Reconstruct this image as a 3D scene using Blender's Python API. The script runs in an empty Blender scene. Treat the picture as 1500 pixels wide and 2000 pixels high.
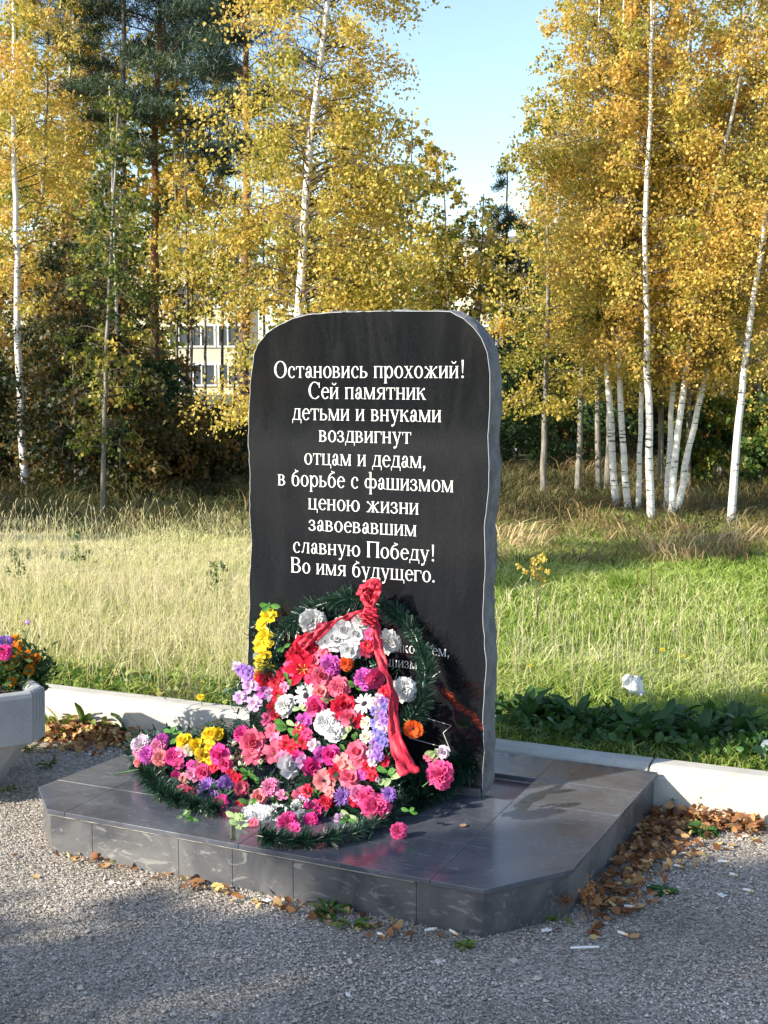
import bpy, math, random
import numpy as np
from mathutils import Vector, Matrix
RS = np.random.RandomState(7); random.seed(7)
scn = bpy.context.scene
# ------------------------------------------------------------------ camera, world, sun
CAMH = 1.65; F = 2500.0; PITCH = math.atan(270/F)
cam = bpy.data.cameras.new('camera'); camo = bpy.data.objects.new('camera', cam)
scn.collection.objects.link(camo); scn.camera = camo
cam.sensor_fit = 'VERTICAL'; cam.sensor_height = 36; cam.lens = 36*F/2000
camo.location = (0, 0, CAMH); camo.rotation_euler = (math.pi/2-PITCH, 0, 0)
cam.clip_start = 0.05; cam.clip_end = 2000
SUN_EL = math.radians(27); SUNX, SUNY = -0.892, -0.452      # horizontal direction towards the sun
w = bpy.data.worlds.new('World'); scn.world = w; w.use_nodes = True
nt = w.node_tree; nt.nodes.clear()
sky = nt.nodes.new('ShaderNodeTexSky'); sky.sky_type = 'NISHITA'; sky.sun_disc = False
sky.sun_elevation = SUN_EL; sky.sun_rotation = math.atan2(SUNX, SUNY)
sky.air_density = 1.0; sky.dust_density = 0.6; sky.ozone_density = 1.0
bg = nt.nodes.new('ShaderNodeBackground'); bg.inputs[1].default_value = 0.15
wo = nt.nodes.new('ShaderNodeOutputWorld')
nt.links.new(sky.outputs[0], bg.inputs[0]); nt.links.new(bg.outputs[0], wo.inputs[0])
sl = bpy.data.lights.new('sun', 'SUN'); sl.energy = 5.0; sl.angle = math.radians(0.5); sl.color = (1.0, 0.93, 0.80)
so = bpy.data.objects.new('sun', sl); scn.collection.objects.link(so)
sv = Vector((SUNX*math.cos(SUN_EL), SUNY*math.cos(SUN_EL), math.sin(SUN_EL)))
so.rotation_euler = sv.to_track_quat('Z', 'Y').to_euler(); so.location = sv*30
scn.view_settings.view_transform = 'Standard'; scn.view_settings.look = 'None'
scn.view_settings.exposure = 0.98; scn.view_settings.gamma = 1.0
scn.render.engine = 'CYCLES'
scn.cycles.max_bounces = 6; scn.cycles.diffuse_bounces = 3; scn.cycles.glossy_bounces = 3
scn.cycles.transmission_bounces = 4; scn.cycles.transparent_max_bounces = 6
scn.cycles.sample_clamp_indirect = 6.0

# ------------------------------------------------------------------ helpers
cp, sp_ = math.cos(PITCH), math.sin(PITCH)
def ray(px, py):
    a = (px-750)/F; b = -(py-1000)/F
    return np.array([a, cp + b*sp_, -sp_ + b*cp])
def gp(px, py, z=0.0):
    d = ray(px, py); t = (z-CAMH)/d[2]
    return np.array([d[0]*t, d[1]*t, z])
def dp(px, py, Y):
    d = ray(px, py); t = Y/d[1]
    return np.array([d[0]*t, Y, CAMH+d[2]*t])
COL = scn.collection
def link(o, parent=None):
    COL.objects.link(o)
    if parent is not None: o.parent = parent
    return o
def tag(o, label=None, cat=None, group=None, kind=None):
    if label: o['label'] = label
    if cat: o['category'] = cat
    if group: o['group'] = group
    if kind: o['kind'] = kind
    return o
def empty(name, loc, rz=0, label=None, cat=None, group=None, kind=None):
    o = bpy.data.objects.new(name, None); o.location = Vector([float(v) for v in loc]); o.rotation_euler = (0, 0, rz)
    o.empty_display_size = 0.05
    link(o); return tag(o, label, cat, group, kind)
def npmesh(name, verts, faces, mats=(), tint=None, midx=None, smooth=False):
    """verts (N,3); faces (M,k) int array or list of such arrays / list of lists"""
    me = bpy.data.meshes.new(name)
    verts = np.asarray(verts, dtype=np.float32).reshape(-1, 3)
    if isinstance(faces, np.ndarray): fl = [faces]
    elif len(faces) and isinstance(faces[0], np.ndarray) and faces[0].ndim == 2: fl = faces
    else: fl = None
    if fl is None:
        me.from_pydata(verts.tolist(), [], [list(map(int, f)) for f in faces])
    else:
        nl = sum(f.size for f in fl); nf = sum(len(f) for f in fl)
        me.vertices.add(len(verts)); me.vertices.foreach_set('co', verts.ravel())
        me.loops.add(nl); me.polygons.add(nf)
        me.loops.foreach_set('vertex_index', np.concatenate([f.ravel() for f in fl]).astype(np.int32))
        tot = np.concatenate([np.full(len(f), f.shape[1], np.int32) for f in fl])
        st = np.concatenate([[0], np.cumsum(tot)[:-1]]).astype(np.int32)
        me.polygons.foreach_set('loop_start', st)
        me.update(calc_edges=True)
    for m in mats: me.materials.append(m)
    if tint is not None:
        at = me.attributes.new('tint', 'FLOAT', 'FACE'); at.data.foreach_set('value', np.asarray(tint, np.float32))
    if midx is not None: me.polygons.foreach_set('material_index', np.asarray(midx, np.int32))
    if smooth: me.polygons.foreach_set('use_smooth', np.ones(len(me.polygons), bool))
    me.validate(verbose=False)
    return me
def mobj(name, me, parent=None, loc=None):
    o = bpy.data.objects.new(name, me)
    if loc is not None: o.location = Vector([float(v) for v in loc])
    return link(o, parent)
class MB:
    """collects simple shapes into one mesh"""
    def __init__(s): s.v = []; s.f = []; s.m = []; s.t = []
    def add(s, v, f, m=0, t=0.5):
        b = len(s.v); s.v.extend([tuple(map(float, p)) for p in v])
        for q in f: s.f.append([b+int(i) for i in q]); s.m.append(m); s.t.append(t)
    def box(s, c, d, rz=0, m=0):
        x, y, z = [k/2 for k in d]; ca, sa = math.cos(rz), math.sin(rz); P = []
        for dz in (-z, z):
            for dx, dy in ((-x, -y), (x, -y), (x, y), (-x, y)):
                P.append((c[0]+dx*ca-dy*sa, c[1]+dx*sa+dy*ca, c[2]+dz))
        s.add(P, [(3,2,1,0),(4,5,6,7),(0,1,5,4),(1,2,6,5),(2,3,7,6),(3,0,4,7)], m)
    def prism(s, poly, z0, z1, m=0):
        n = len(poly)
        P = [(p[0], p[1], z0) for p in poly]+[(p[0], p[1], z1) for p in poly]
        s.add(P, [list(range(n))[::-1], list(range(n, 2*n))]+[(i, (i+1) % n, n+(i+1) % n, n+i) for i in range(n)], m)
    def tube(s, pts, rad, n=6, m=0, t=0.5, cap=True):
        v, f = tube_np(pts, rad, n); s.add(v, f, m, t)
        if cap:
            b = len(s.v)-n
            s.f.append([b+i for i in range(n)]); s.m.append(m); s.t.append(t)
    def obj(s, name, mats, parent=None, loc=None, smooth=False, bevel=0):
        me = npmesh(name, np.array(s.v), s.f, mats, tint=s.t, midx=s.m, smooth=smooth)
        o = mobj(name, me, parent, loc)
        if bevel:
            b = o.modifiers.new('bevel', 'BEVEL'); b.width = bevel; b.segments = 2; b.limit_method = 'ANGLE'
        return o
def tube_np(pts, rad, n=6):
    pts = np.asarray(pts, float); k = len(pts); rad = np.broadcast_to(np.asarray(rad, float), (k,))
    T = np.gradient(pts, axis=0); T /= np.linalg.norm(T, axis=1)[:, None]+1e-9
    up = np.array([0, 0, 1.0]) if abs(T[0][2]) < 0.9 else np.array([1.0, 0, 0])
    A = np.cross(T, up); A /= np.linalg.norm(A, axis=1)[:, None]+1e-9; B = np.cross(T, A)
    an = np.linspace(0, 2*math.pi, n, endpoint=False)
    V = pts[:, None, :]+rad[:, None, None]*(np.cos(an)[None, :, None]*A[:, None, :]+np.sin(an)[None, :, None]*B[:, None, :])
    i = np.arange(k-1)[:, None]*n; j = np.arange(n)[None, :]; j2 = (j+1) % n
    Fc = np.stack([i+j, i+j2, i+n+j2, i+n+j], -1).reshape(-1, 4)
    return V.reshape(-1, 3), Fc
class Tubes:
    def __init__(s): s.v = []; s.f = []; s.n = 0
    def add(s, pts, rad, n=4):
        v, f = tube_np(pts, rad, n); s.v.append(v); s.f.append(f+s.n); s.n += len(v)
    def mesh(s, name, mats): return npmesh(name, np.concatenate(s.v), np.concatenate(s.f), mats, smooth=True)
def leaf6(P, size, flat=.35, fold=.35, rs=RS):
    """leaf outlines of two quads folded along the midrib"""
    n = len(P); a = rs.normal(size=(n, 3)); a[:, 2] *= flat; a /= np.linalg.norm(a, axis=1)[:, None]
    b = rs.normal(size=(n, 3)); b[:, 2] *= flat; b = b-a*(a*b).sum(1)[:, None]; b /= np.linalg.norm(b, axis=1)[:, None]; c = np.cross(a, b)
    c *= np.sign(c[:, 2:3]+1e-9); s = (size*(.55+.8*rs.rand(n)))[:, None]; w1 = .30+.14*rs.rand(n)[:, None]; f = fold*(rs.rand(n)[:, None]*1.6-.3)
    k = .12*rs.normal(size=(n, 1))
    V = np.stack([P-a*s*.5, P-a*s*.22+b*s*w1*.9+c*s*f*w1, P+a*s*.15+b*s*w1*.8+c*s*(f*w1+k), P+a*s*.5+c*s*k*2, P+a*s*.15-b*s*w1*.8+c*s*(f*w1+k), P-a*s*.22-b*s*w1*.9+c*s*f*w1], 1)
    V[:, :, 2] += np.maximum(0, .002-V[:, :, 2].min(1))[:, None]*(np.abs(P[:, 2:3]) < .2)
    i = np.arange(n)[:, None]*6
    return V.reshape(-1, 3), np.concatenate([i+np.array([0,3,2,1]), i+np.array([0,5,4,3])])
def quads(P, size, aspect=0.75, up_bias=0.0, rs=RS):
    """one bent leaf-sized quad per point, random orientation"""
    n = len(P); a = rs.normal(size=(n, 3)); a[:, 2] -= up_bias
    a /= np.linalg.norm(a, axis=1)[:, None]
    b = rs.normal(size=(n, 3)); b = np.cross(a, b); b /= np.linalg.norm(b, axis=1)[:, None]
    s = (np.asarray(size)*(0.65+0.7*rs.rand(n)))[:, None]
    V = np.stack([P, P+a*s*0.45+b*s*0.5*aspect, P+a*s, P+a*s*0.45-b*s*0.5*aspect], 1)
    return V.reshape(-1, 3), np.arange(4*n).reshape(n, 4)
def vnoise(x, y, s, seed):
    r = np.random.RandomState(seed); a = r.rand(64, 64); x = x*s; y = y*s
    xi = np.floor(x).astype(int); yi = np.floor(y).astype(int); fx = x-xi; fy = y-yi; fx = fx*fx*(3-2*fx); fy = fy*fy*(3-2*fy)
    g = lambda i, j: a[(i % 64), (j % 64)]
    return (g(xi, yi)*(1-fx)+g(xi+1, yi)*fx)*(1-fy)+(g(xi, yi+1)*(1-fx)+g(xi+1, yi+1)*fx)*fy
# ------------------------------------------------------------------ materials
def newmat(name):
    m = bpy.data.materials.new(name); m.use_nodes = True; n = m.node_tree
    return m, n, n.nodes['Principled BSDF'], n.links
def noise(n, scale, detail=4, rough=0.6, vec=None, dist=0):
    t = n.nodes.new('ShaderNodeTexNoise'); t.inputs['Scale'].default_value = scale
    t.inputs['Detail'].default_value = detail; t.inputs['Roughness'].default_value = rough
    t.inputs['Distortion'].default_value = dist
    if vec is not None: n.links.new(vec, t.inputs['Vector'])
    return t
def ramp(n, fac, stops, interp='LINEAR'):
    r = n.nodes.new('ShaderNodeValToRGB'); e = r.color_ramp.elements; r.color_ramp.interpolation = interp
    while len(e) < len(stops): e.new(0.5)
    for i, (p, c) in enumerate(stops):
        e[i].position = p; e[i].color = (*c, 1) if len(c) == 3 else c
    n.links.new(fac, r.inputs[0]); return r
def mixc(n, fac, a, b, mode='MIX'):
    x = n.nodes.new('ShaderNodeMix'); x.data_type = 'RGBA'; x.blend_type = mode
    for k, val in ((0, fac), (6, a), (7, b)):
        if isinstance(val, (int, float)): x.inputs[k].default_value = val
        elif isinstance(val, tuple): x.inputs[k].default_value = (*val, 1)
        else: n.links.new(val, x.inputs[k])
    return x.outputs[2]
def mth(n, op, a, b=0.0, c=None):
    x = n.nodes.new('ShaderNodeMath'); x.operation = op
    for k, val in enumerate((a, b) if c is None else (a, b, c)):
        if isinstance(val, (int, float)): x.inputs[k].default_value = val
        else: n.links.new(val, x.inputs[k])
    return x.outputs[0]
def bump(n, h, strength, dist, bsdf):
    b = n.nodes.new('ShaderNodeBump'); b.inputs['Strength'].default_value = strength; b.inputs['Distance'].default_value = dist
    n.links.new(h, b.inputs['Height']); n.links.new(b.outputs[0], bsdf.inputs['Normal']); return b
def texco(n, out='Object', scale=None):
    t = n.nodes.new('ShaderNodeTexCoord')
    if scale is None: return t.outputs[out]
    m = n.nodes.new('ShaderNodeMapping'); m.inputs['Scale'].default_value = scale
    n.links.new(t.outputs[out], m.inputs[0]); return m.outputs[0]
def simple(name, col, rough=0.8, var=0.25, scale=30, spec=0.5, bstr=0.0):
    m, n, b, L = newmat(name); co = texco(n)
    ns = noise(n, scale, 5, 0.6, co)
    c = tuple(min(1, v*(1+var)) for v in col); d = tuple(v*(1-var) for v in col)
    r = ramp(n, ns.outputs[0], [(0.3, d), (0.7, c)]); L.new(r.outputs[0], b.inputs['Base Color'])
    b.inputs['Roughness'].default_value = rough; b.inputs['Specular IOR Level'].default_value = spec
    if bstr: bump(n, ns.outputs[0], bstr, 0.01, b)
    return m
def leafmat(name, stops, trans=0.4, rough=0.45, spec=0.4):
    m, n, b, L = newmat(name)
    at = n.nodes.new('ShaderNodeAttribute'); at.attribute_name = 'tint'
    r = ramp(n, at.outputs['Fac'], stops); L.new(r.outputs[0], b.inputs['Base Color'])
    b.inputs['Roughness'].default_value = rough; b.inputs['Specular IOR Level'].default_value = spec
    tr = n.nodes.new('ShaderNodeBsdfTranslucent'); L.new(r.outputs[0], tr.inputs[0])
    mx = n.nodes.new('ShaderNodeMixShader'); mx.inputs[0].default_value = trans
    L.new(b.outputs[0], mx.inputs[1]); L.new(tr.outputs[0], mx.inputs[2])
    L.new(mx.outputs[0], n.nodes['Material Output'].inputs[0]); return m
M = {}
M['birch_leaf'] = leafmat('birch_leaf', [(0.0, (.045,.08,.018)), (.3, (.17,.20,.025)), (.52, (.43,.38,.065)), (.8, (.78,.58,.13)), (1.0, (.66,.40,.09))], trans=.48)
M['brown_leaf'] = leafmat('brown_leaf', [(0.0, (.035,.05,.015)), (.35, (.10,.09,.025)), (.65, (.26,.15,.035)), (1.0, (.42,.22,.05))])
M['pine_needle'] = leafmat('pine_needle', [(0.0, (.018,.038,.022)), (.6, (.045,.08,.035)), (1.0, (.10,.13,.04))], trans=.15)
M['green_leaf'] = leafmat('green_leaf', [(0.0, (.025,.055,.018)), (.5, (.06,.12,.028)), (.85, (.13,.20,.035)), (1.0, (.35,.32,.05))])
M['grass'] = leafmat('grass', [(0.0, (.07,.16,.02)), (.3, (.30,.42,.06)), (.55, (.60,.60,.24)), (.8, (.80,.72,.44)), (1.0, (.84,.77,.56))], trans=.42, rough=.5)
M['russet_grass'] = leafmat('russet_grass', [(0.0, (.06,.08,.02)), (.35, (.15,.12,.045)), (.7, (.34,.22,.09)), (1.0, (.66,.50,.28))], trans=.25, rough=.6)
M['weed_leaf'] = leafmat('weed_leaf', [(0.0, (.03,.08,.02)), (.5, (.07,.15,.03)), (.8, (.22,.28,.05)), (1.0, (.45,.35,.08))], trans=.25)
M['litter_leaf'] = leafmat('litter_leaf', [(0.0, (.12,.055,.025)), (.35, (.28,.11,.04)), (.65, (.46,.24,.09)), (.85, (.60,.40,.17)), (1.0, (.50,.42,.12))], trans=.15, rough=.6)
M['tinsel'] = leafmat('tinsel', [(0.0, (.006,.028,.016)), (.7, (.018,.06,.033)), (1.0, (.05,.13,.07))], trans=.05, rough=.35, spec=.6)
def birch_bark():
    m, n, b, L = newmat('birch_bark')
    c1 = texco(n, 'Object', (6, 6, 42)); c2 = texco(n, 'Object', (3, 3, 5)); c3 = texco(n, 'Object', (14, 14, 90))
    a = noise(n, 1, 3, .6, c1); bb = noise(n, 1, 4, .6, c2); c = noise(n, 1, 2, .6, c3)
    r1 = ramp(n, a.outputs[0], [(.60, (1,1,1)), (.65, (0,0,0))]); r2 = ramp(n, bb.outputs[0], [(.66, (1,1,1)), (.74, (0,0,0))])
    r3 = ramp(n, c.outputs[0], [(.3, (.70,.66,.58)), (.7, (.86,.83,.76))])
    k = mixc(n, r1.outputs[0], (.06,.05,.045), r3.outputs[0]); k = mixc(n, r2.outputs[0], (.12,.10,.08), k)
    s = n.nodes.new('ShaderNodeSeparateXYZ'); L.new(texco(n), s.inputs[0]); q = mth(n, 'ADD', mth(n, 'MULTIPLY', s.outputs[2], 2.2), mth(n, 'MULTIPLY', bb.outputs[0], .9)); rq = ramp(n, q, [(.55, (0,0,0)), (1.0, (1,1,1))]); k = mixc(n, rq.outputs[0], (.10,.085,.07), k)
    L.new(k, b.inputs['Base Color']); b.inputs['Roughness'].default_value = .7
    bump(n, a.outputs[0], .4, .004, b); return m
M['birch_bark'] = birch_bark()
def grey_bark(name, lo, hi):
    m, n, b, L = newmat(name); a = noise(n, 1, 6, .7, texco(n, 'Object', (22, 22, 5)), 1.0)
    r = ramp(n, a.outputs[0], [(.35, lo), (.7, hi)]); L.new(r.outputs[0], b.inputs['Base Color'])
    b.inputs['Roughness'].default_value = .9; bump(n, a.outputs[0], .8, .01, b); return m
M['grey_bark'] = grey_bark('grey_bark', (.06,.05,.04), (.20,.18,.15))
M['dull_birch_bark'] = grey_bark('dull_birch_bark', (.10,.09,.07), (.36,.33,.28))
def pine_bark():
    m, n, b, L = newmat('pine_bark'); a = noise(n, 1, 6, .7, texco(n, 'Object', (22, 22, 7)), 1.0)
    r = ramp(n, a.outputs[0], [(.35, (.07,.045,.03)), (.7, (.20,.13,.09))]); r2 = ramp(n, a.outputs[0], [(.35, (.22,.09,.035)), (.7, (.48,.23,.10))])
    s = n.nodes.new('ShaderNodeSeparateXYZ'); L.new(texco(n), s.inputs[0])
    z = mth(n, 'MULTIPLY_ADD', s.outputs[2], .5, -1.2); z = mth(n, 'MAXIMUM', mth(n, 'MINIMUM', z, 1.0), 0.0)
    L.new(mixc(n, z, r.outputs[0], r2.outputs[0]), b.inputs['Base Color'])
    b.inputs['Roughness'].default_value = .9; bump(n, a.outputs[0], .8, .012, b); return m
M['pine_bark'] = pine_bark()
M['twig'] = simple('twig', (.13,.10,.075), .85, .3, 20)
def granite(name, base, speck, rough, dust, dustcol=(.24,.235,.22), grain=900, bumpy=0.0, ior=1.55, thr=.60):
    m, n, b, L = newmat(name); co = texco(n)
    g = noise(n, grain, 2, .6, co); r = ramp(n, g.outputs[0], [(.42, base), (.62, speck)])
    d = noise(n, 3.2, 6, .65, co, 1.2); dr = ramp(n, d.outputs[0], [(.40, (0,0,0)), (.75, (1,1,1))])
    sc = noise(n, 1, 5, .7, texco(n, 'Object', (9, 40, 22)), 1.6); sr = ramp(n, sc.outputs[0], [(thr, (0,0,0)), (thr+.05, (1,1,1))])
    f = mth(n, 'ADD', mth(n, 'MULTIPLY', dr.outputs[0], dust), mth(n, 'MULTIPLY', sr.outputs[0], dust*.9)); f = mth(n, 'MINIMUM', f, 1.0)
    c = mixc(n, f, r.outputs[0], dustcol); L.new(c, b.inputs['Base Color'])
    rr = mth(n, 'MULTIPLY_ADD', f, .55, rough); L.new(rr, b.inputs['Roughness']); b.inputs['IOR'].default_value = ior
    bump(n, d.outputs[0], .03+bumpy, .002 if not bumpy else .01, b); return m
M['granite_tile'] = granite('granite_tile', (.048,.053,.068), (.082,.088,.108), .15, .34, dustcol=(.25,.255,.27), ior=1.55)  # blue in the stone and dust colours stands in for scattered skylight
M['granite_side'] = granite('granite_side', (.045,.047,.056), (.080,.082,.090), .28, .50, thr=.57)
M['granite_red'] = granite('granite_red', (.08,.025,.03), (.14,.05,.055), .25, .3)
M['mortar'] = simple('mortar', (.42,.40,.36), .95, .2, 60)
def concrete(name, col, hi):
    m, n, b, L = newmat(name); co = texco(n); a = noise(n, 5, 8, .7, co, .6); g = noise(n, 260, 3, .7, co)
    r = ramp(n, a.outputs[0], [(.3, col), (.7, hi)]); r2 = ramp(n, g.outputs[0], [(.32, (.62,.60,.56)), (.5, (1,1,1))])
    L.new(mixc(n, .7, r.outputs[0], r2.outputs[0], 'MULTIPLY'), b.inputs['Base Color']); b.inputs['Roughness'].default_value = .92
    bump(n, g.outputs[0], .35, .003, b); return m
M['kerb_concrete'] = concrete('kerb_concrete', (.40,.38,.33), (.57,.54,.475))
M['planter_concrete'] = concrete('planter_concrete', (.27,.28,.29), (.40,.40,.40))
def gravel_mat():
    m, n, b, L = newmat('gravel_ground'); co = texco(n)
    v = n.nodes.new('ShaderNodeTexVoronoi'); v.inputs['Scale'].default_value = 120; L.new(co, v.inputs['Vector'])
    v2 = n.nodes.new('ShaderNodeTexVoronoi'); v2.inputs['Scale'].default_value = 310; L.new(co, v2.inputs['Vector'])
    s = n.nodes.new('ShaderNodeSeparateColor'); L.new(v.outputs['Color'], s.inputs[0])
    r = ramp(n, s.outputs[0], [(0, (.18,.155,.125)), (.4, (.34,.295,.245)), (.75, (.48,.42,.35)), (1, (.64,.58,.51))])
    a = noise(n, 1.7, 6, .7, co, .5); ar = ramp(n, a.outputs[0], [(.3, (.62,.60,.56)), (.65, (1,1,1))])
    L.new(mixc(n, 1.0, r.outputs[0], ar.outputs[0], 'MULTIPLY'), b.inputs['Base Color']); b.inputs['Roughness'].default_value = .95
    h = mth(n, 'ADD', mth(n, 'MULTIPLY', v.outputs['Distance'], -1.0), mth(n, 'MULTIPLY', v2.outputs['Distance'], -.4))
    bump(n, h, .9, .006, b); return m
M['gravel_ground'] = gravel_mat()
M['stone'] = leafmat('stone', [(0, (.16,.145,.12)), (.3, (.34,.30,.25)), (.6, (.50,.435,.365)), (.8, (.62,.49,.40)), (1, (.80,.75,.66))], trans=0.0, rough=.85, spec=.3)
def soil_mat():
    m, n, b, L = newmat('field_soil'); co = texco(n); a = noise(n, 2.2, 8, .75, co, .4); g = noise(n, 45, 5, .7, co)
    r = ramp(n, a.outputs[0], [(.3, (.045,.055,.018)), (.55, (.10,.10,.035)), (.75, (.17,.14,.06))])
    r2 = ramp(n, g.outputs[0], [(.3, (.5,.5,.5)), (.7, (1.2,1.2,1.2))])
    L.new(mixc(n, 1.0, r.outputs[0], r2.outputs[0], 'MULTIPLY'), b.inputs['Base Color']); b.inputs['Roughness'].default_value = 1
    bump(n, g.outputs[0], .8, .03, b); return m
M['field_soil'] = soil_mat()
M['soil'] = simple('soil', (.035,.026,.02), .95, .4, 60, bstr=.8)
M['white_paint'] = simple('white_paint', (.74,.74,.72), .7, .14, 45)
M['white_paper'] = simple('white_paper', (.78,.77,.72), .7, .06, 60)
M['cream_wall'] = simple('cream_wall', (.62,.55,.40), .9, .08, 1.5)
M['far_glass'] = simple('far_glass', (.06,.07,.08), .15, .2, 3)
M['white_frame'] = simple('white_frame', (.78,.78,.75), .6, .03, 5)
M['roof_grey'] = simple('roof_grey', (.22,.21,.20), .9, .1, 2)
M['red_cloth'] = simple('red_cloth', (.50,.015,.04), .6, .15, 30)
M['stem_green'] = simple('stem_green', (.08,.18,.06), .5, .2, 30)
M['twine'] = simple('twine', (.25,.17,.09), .8, .3, 40)
# ------------------------------------------------------------------ directions shared by kerb, stele and platform
E1 = np.array([.912, -.410, 0.0]); E1 /= np.linalg.norm(E1)       # along the stele face, to the right
E2 = np.array([-E1[1], E1[0], 0.0])                               # into the picture
PH = 0.15; KH = 0.165; FZ = 0.11
# ------------------------------------------------------------------ ground
def sheet(name, pts, z, mat): a_ = MB(); a_.add([(x, y, z) for x, y in pts], [list(range(len(pts)))]); return tag(a_.obj(name, [mat]), kind='structure')
M['asphalt'] = simple('asphalt', (.045,.045,.048), .9, .2, 40)
rd_ = np.array([-.753, -.66]); rt_ = np.array([.66, -.753])
q0 = np.array([0, 4.6])+rd_*9; q1 = np.array([0, 4.6])+rd_*22.3; q2 = np.array([0, 4.6])+rd_*27.5; q3 = np.array([0, 4.6])+rd_*80
M['pale_concrete'] = simple('pale_concrete', (.58,.55,.50), .9, .1, 3)
sheet('added_concrete_road', [q1-rt_*35, q1+rt_*35, q2+rt_*35, q2-rt_*35], .008, M['pale_concrete'])  # unseen pale strip, added for the bright band reflected in the stone
sheet('far_field', [q2-rt_*60, q2+rt_*60, q3+rt_*60, q3-rt_*60], .004, simple('far_field', (.06,.08,.03), 1, .3, 2))
sheet('added_parking_ground', [q0-rt_*30, q0+rt_*30, q1+rt_*30, q1-rt_*30], .004, M['asphalt'])  # unseen dark lot, added to keep the stone's lower reflection dark
g = MB(); g.add([(-400,-400,-.004),(400,-400,-.004),(400,400,-.004),(-400,400,-.004)], [(0,1,2,3)])
ground = g.obj('gravel_ground', [M['gravel_ground']]); tag(ground, kind='structure')
K0 = gp(1283, 1478, KH); ku = E1[:2]; kn = E2[:2]                  # kerb back-top line passes here
def kerb_pt(s, d=0.0): return K0[:2] + ku*s + kn*d
# field behind the kerb: a gently uneven sheet
nx, ny = 90, 110
us = np.linspace(-60, 60, nx); vs = np.concatenate([np.linspace(-.03, 12, 70), np.linspace(12.6, 300, 40)])
U, V = np.meshgrid(us, vs)
XY = K0[:2]+U[..., None]*ku+V[..., None]*kn
def fieldz(x, y):
    v = (x-K0[0])*kn[0]+(y-K0[1])*kn[1]
    return FZ+0.035*np.sin(x*1.7+1)*np.sin(y*1.3)*np.clip(v, 0, 1)+0.03*np.sin(x*.6+y*.5)*np.clip(v/3, 0, 1)
Z = fieldz(XY[..., 0], XY[..., 1]); Z[V > 30] = FZ
P = np.concatenate([XY, Z[..., None]], -1).reshape(-1, 3)
i = np.arange(len(vs)-1)[:, None]*nx+np.arange(nx-1)[None, :]
Fq = np.stack([i, i+1, i+nx+1, i+nx], -1).reshape(-1, 4)
tag(mobj('field_ground', npmesh('field_ground', P, Fq, [M['field_soil']], smooth=True)), kind='structure')
# kerb: long cast stones with rounded front edge, joint beside the platform corner
kerb = empty('kerb', (*kerb_pt(0), 0), kind='structure'); kerb.location = (0, 0, 0)
prof = [(0, -.02), (0, KH-.008), (-.012, KH), (-.085, KH), (-.115, KH-.012), (-.135, KH-.045), (-.145, KH-.09), (-.155, .0), (-.155, -.02)]
joints = [-7.5, -5.35, -3.05, -1.55, -.006, 2.4, 4.8]
for a, b in zip(joints[:-1], joints[1:]):
    mb = MB(); rings = []
    ns = 8; vv = []
    for s in np.linspace(a+.004, b-.004, ns):
        wob = .003*math.sin(s*5)+.002*math.sin(s*13)
        for d, z in prof:
            q = kerb_pt(s, d+(wob if d < -.02 else 0)); vv.append((q[0], q[1], z+(wob*.7 if z > .1 else 0)))
    k = len(prof); ff = [(r*k+j, (r+1)*k+j, (r+1)*k+j+1, r*k+j+1) for r in range(ns-1) for j in range(k-1)]
    ff += [list(range(k)), list(range((ns-1)*k, ns*k))[::-1]]
    mb.add(vv, ff); o = mb.obj('kerb_stone', [M['kerb_concrete']], kerb, smooth=False, bevel=.004)
# ------------------------------------------------------------------ granite platform
def l2(p): q = np.asarray(p[:2])-PO; return np.array([q @ ku, q @ kn])
PO = gp(940, 1555, PH)[:2]                                        # stele's front right foot
corn = [gp(x, y, PH)[:2] for x, y in ((82,1537),(99,1579),(945,1734),(1110,1696),(1283,1502))]
kd = -.158
# back edge runs along the kerb front
def onkerb(p):
    d = (p-K0[:2]) @ kn; return p+kn*(kd-d)
corn[4] = onkerb(corn[4]); bl = onkerb(gp(436, 1402, PH)[:2]); corn.append(bl)
poly = [l2(c) for c in corn]
def clip(poly, a, b):       # keep the left side of line a->b
    out = []
    for i in range(len(poly)):
        p, q = poly[i], poly[(i+1) % len(poly)]
        sp = (b[0]-a[0])*(p[1]-a[1])-(b[1]-a[1])*(p[0]-a[0]); sq = (b[0]-a[0])*(q[1]-a[1])-(b[1]-a[1])*(q[0]-a[0])
        if sp >= 0: out.append(p)
        if (sp > 0) != (sq > 0) and abs(sp-sq) > 1e-12: t = sp/(sp-sq); out.append(p+t*(q-p))
    return out
def inset(poly, d):
    n = len(poly); out = []
    for i in range(n):
        p0, p1, p2 = poly[i-1], poly[i], poly[(i+1) % n]
        e1 = (p1-p0)/np.linalg.norm(p1-p0); e2 = (p2-p1)/np.linalg.norm(p2-p1)
        n1 = np.array([-e1[1], e1[0]]); n2 = np.array([-e2[1], e2[0]])
        A = np.array([n1, n2]); out.append(np.linalg.solve(A, np.array([n1 @ p1+d, n2 @ p1+d])))
    return out
plat = empty('granite_platform', (PO[0], PO[1], 0), math.atan2(ku[1], ku[0]), 'low dark granite tiled platform with cut corners under the black stone', 'platform')
rc = [l2(gp(1048, 1521, PH)), l2(gp(998, 1567, PH))]
ru1 = (rc[0][0]+rc[1][0])/2; rv0, rv1 = min(rc[0][1], rc[1][1]), max(rc[0][1], rc[1][1])
print('recess', ru1, rv0, rv1, 'poly', [tuple(np.round(p, 2)) for p in poly])
rv0 = .0
ulines = [-1.75, -1.29, -.72, -.12+ru1-.12, ru1, ru1+.42, 2.0]
ulines = [-1.9, -1.25, -.55, ru1, ru1+.62, 2.2]
vlines = [-1.5, -.47, rv0, rv1, 2.0]
inn = inset(poly, -.012)                                          # top slabs overhang a little
TT = .016
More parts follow.
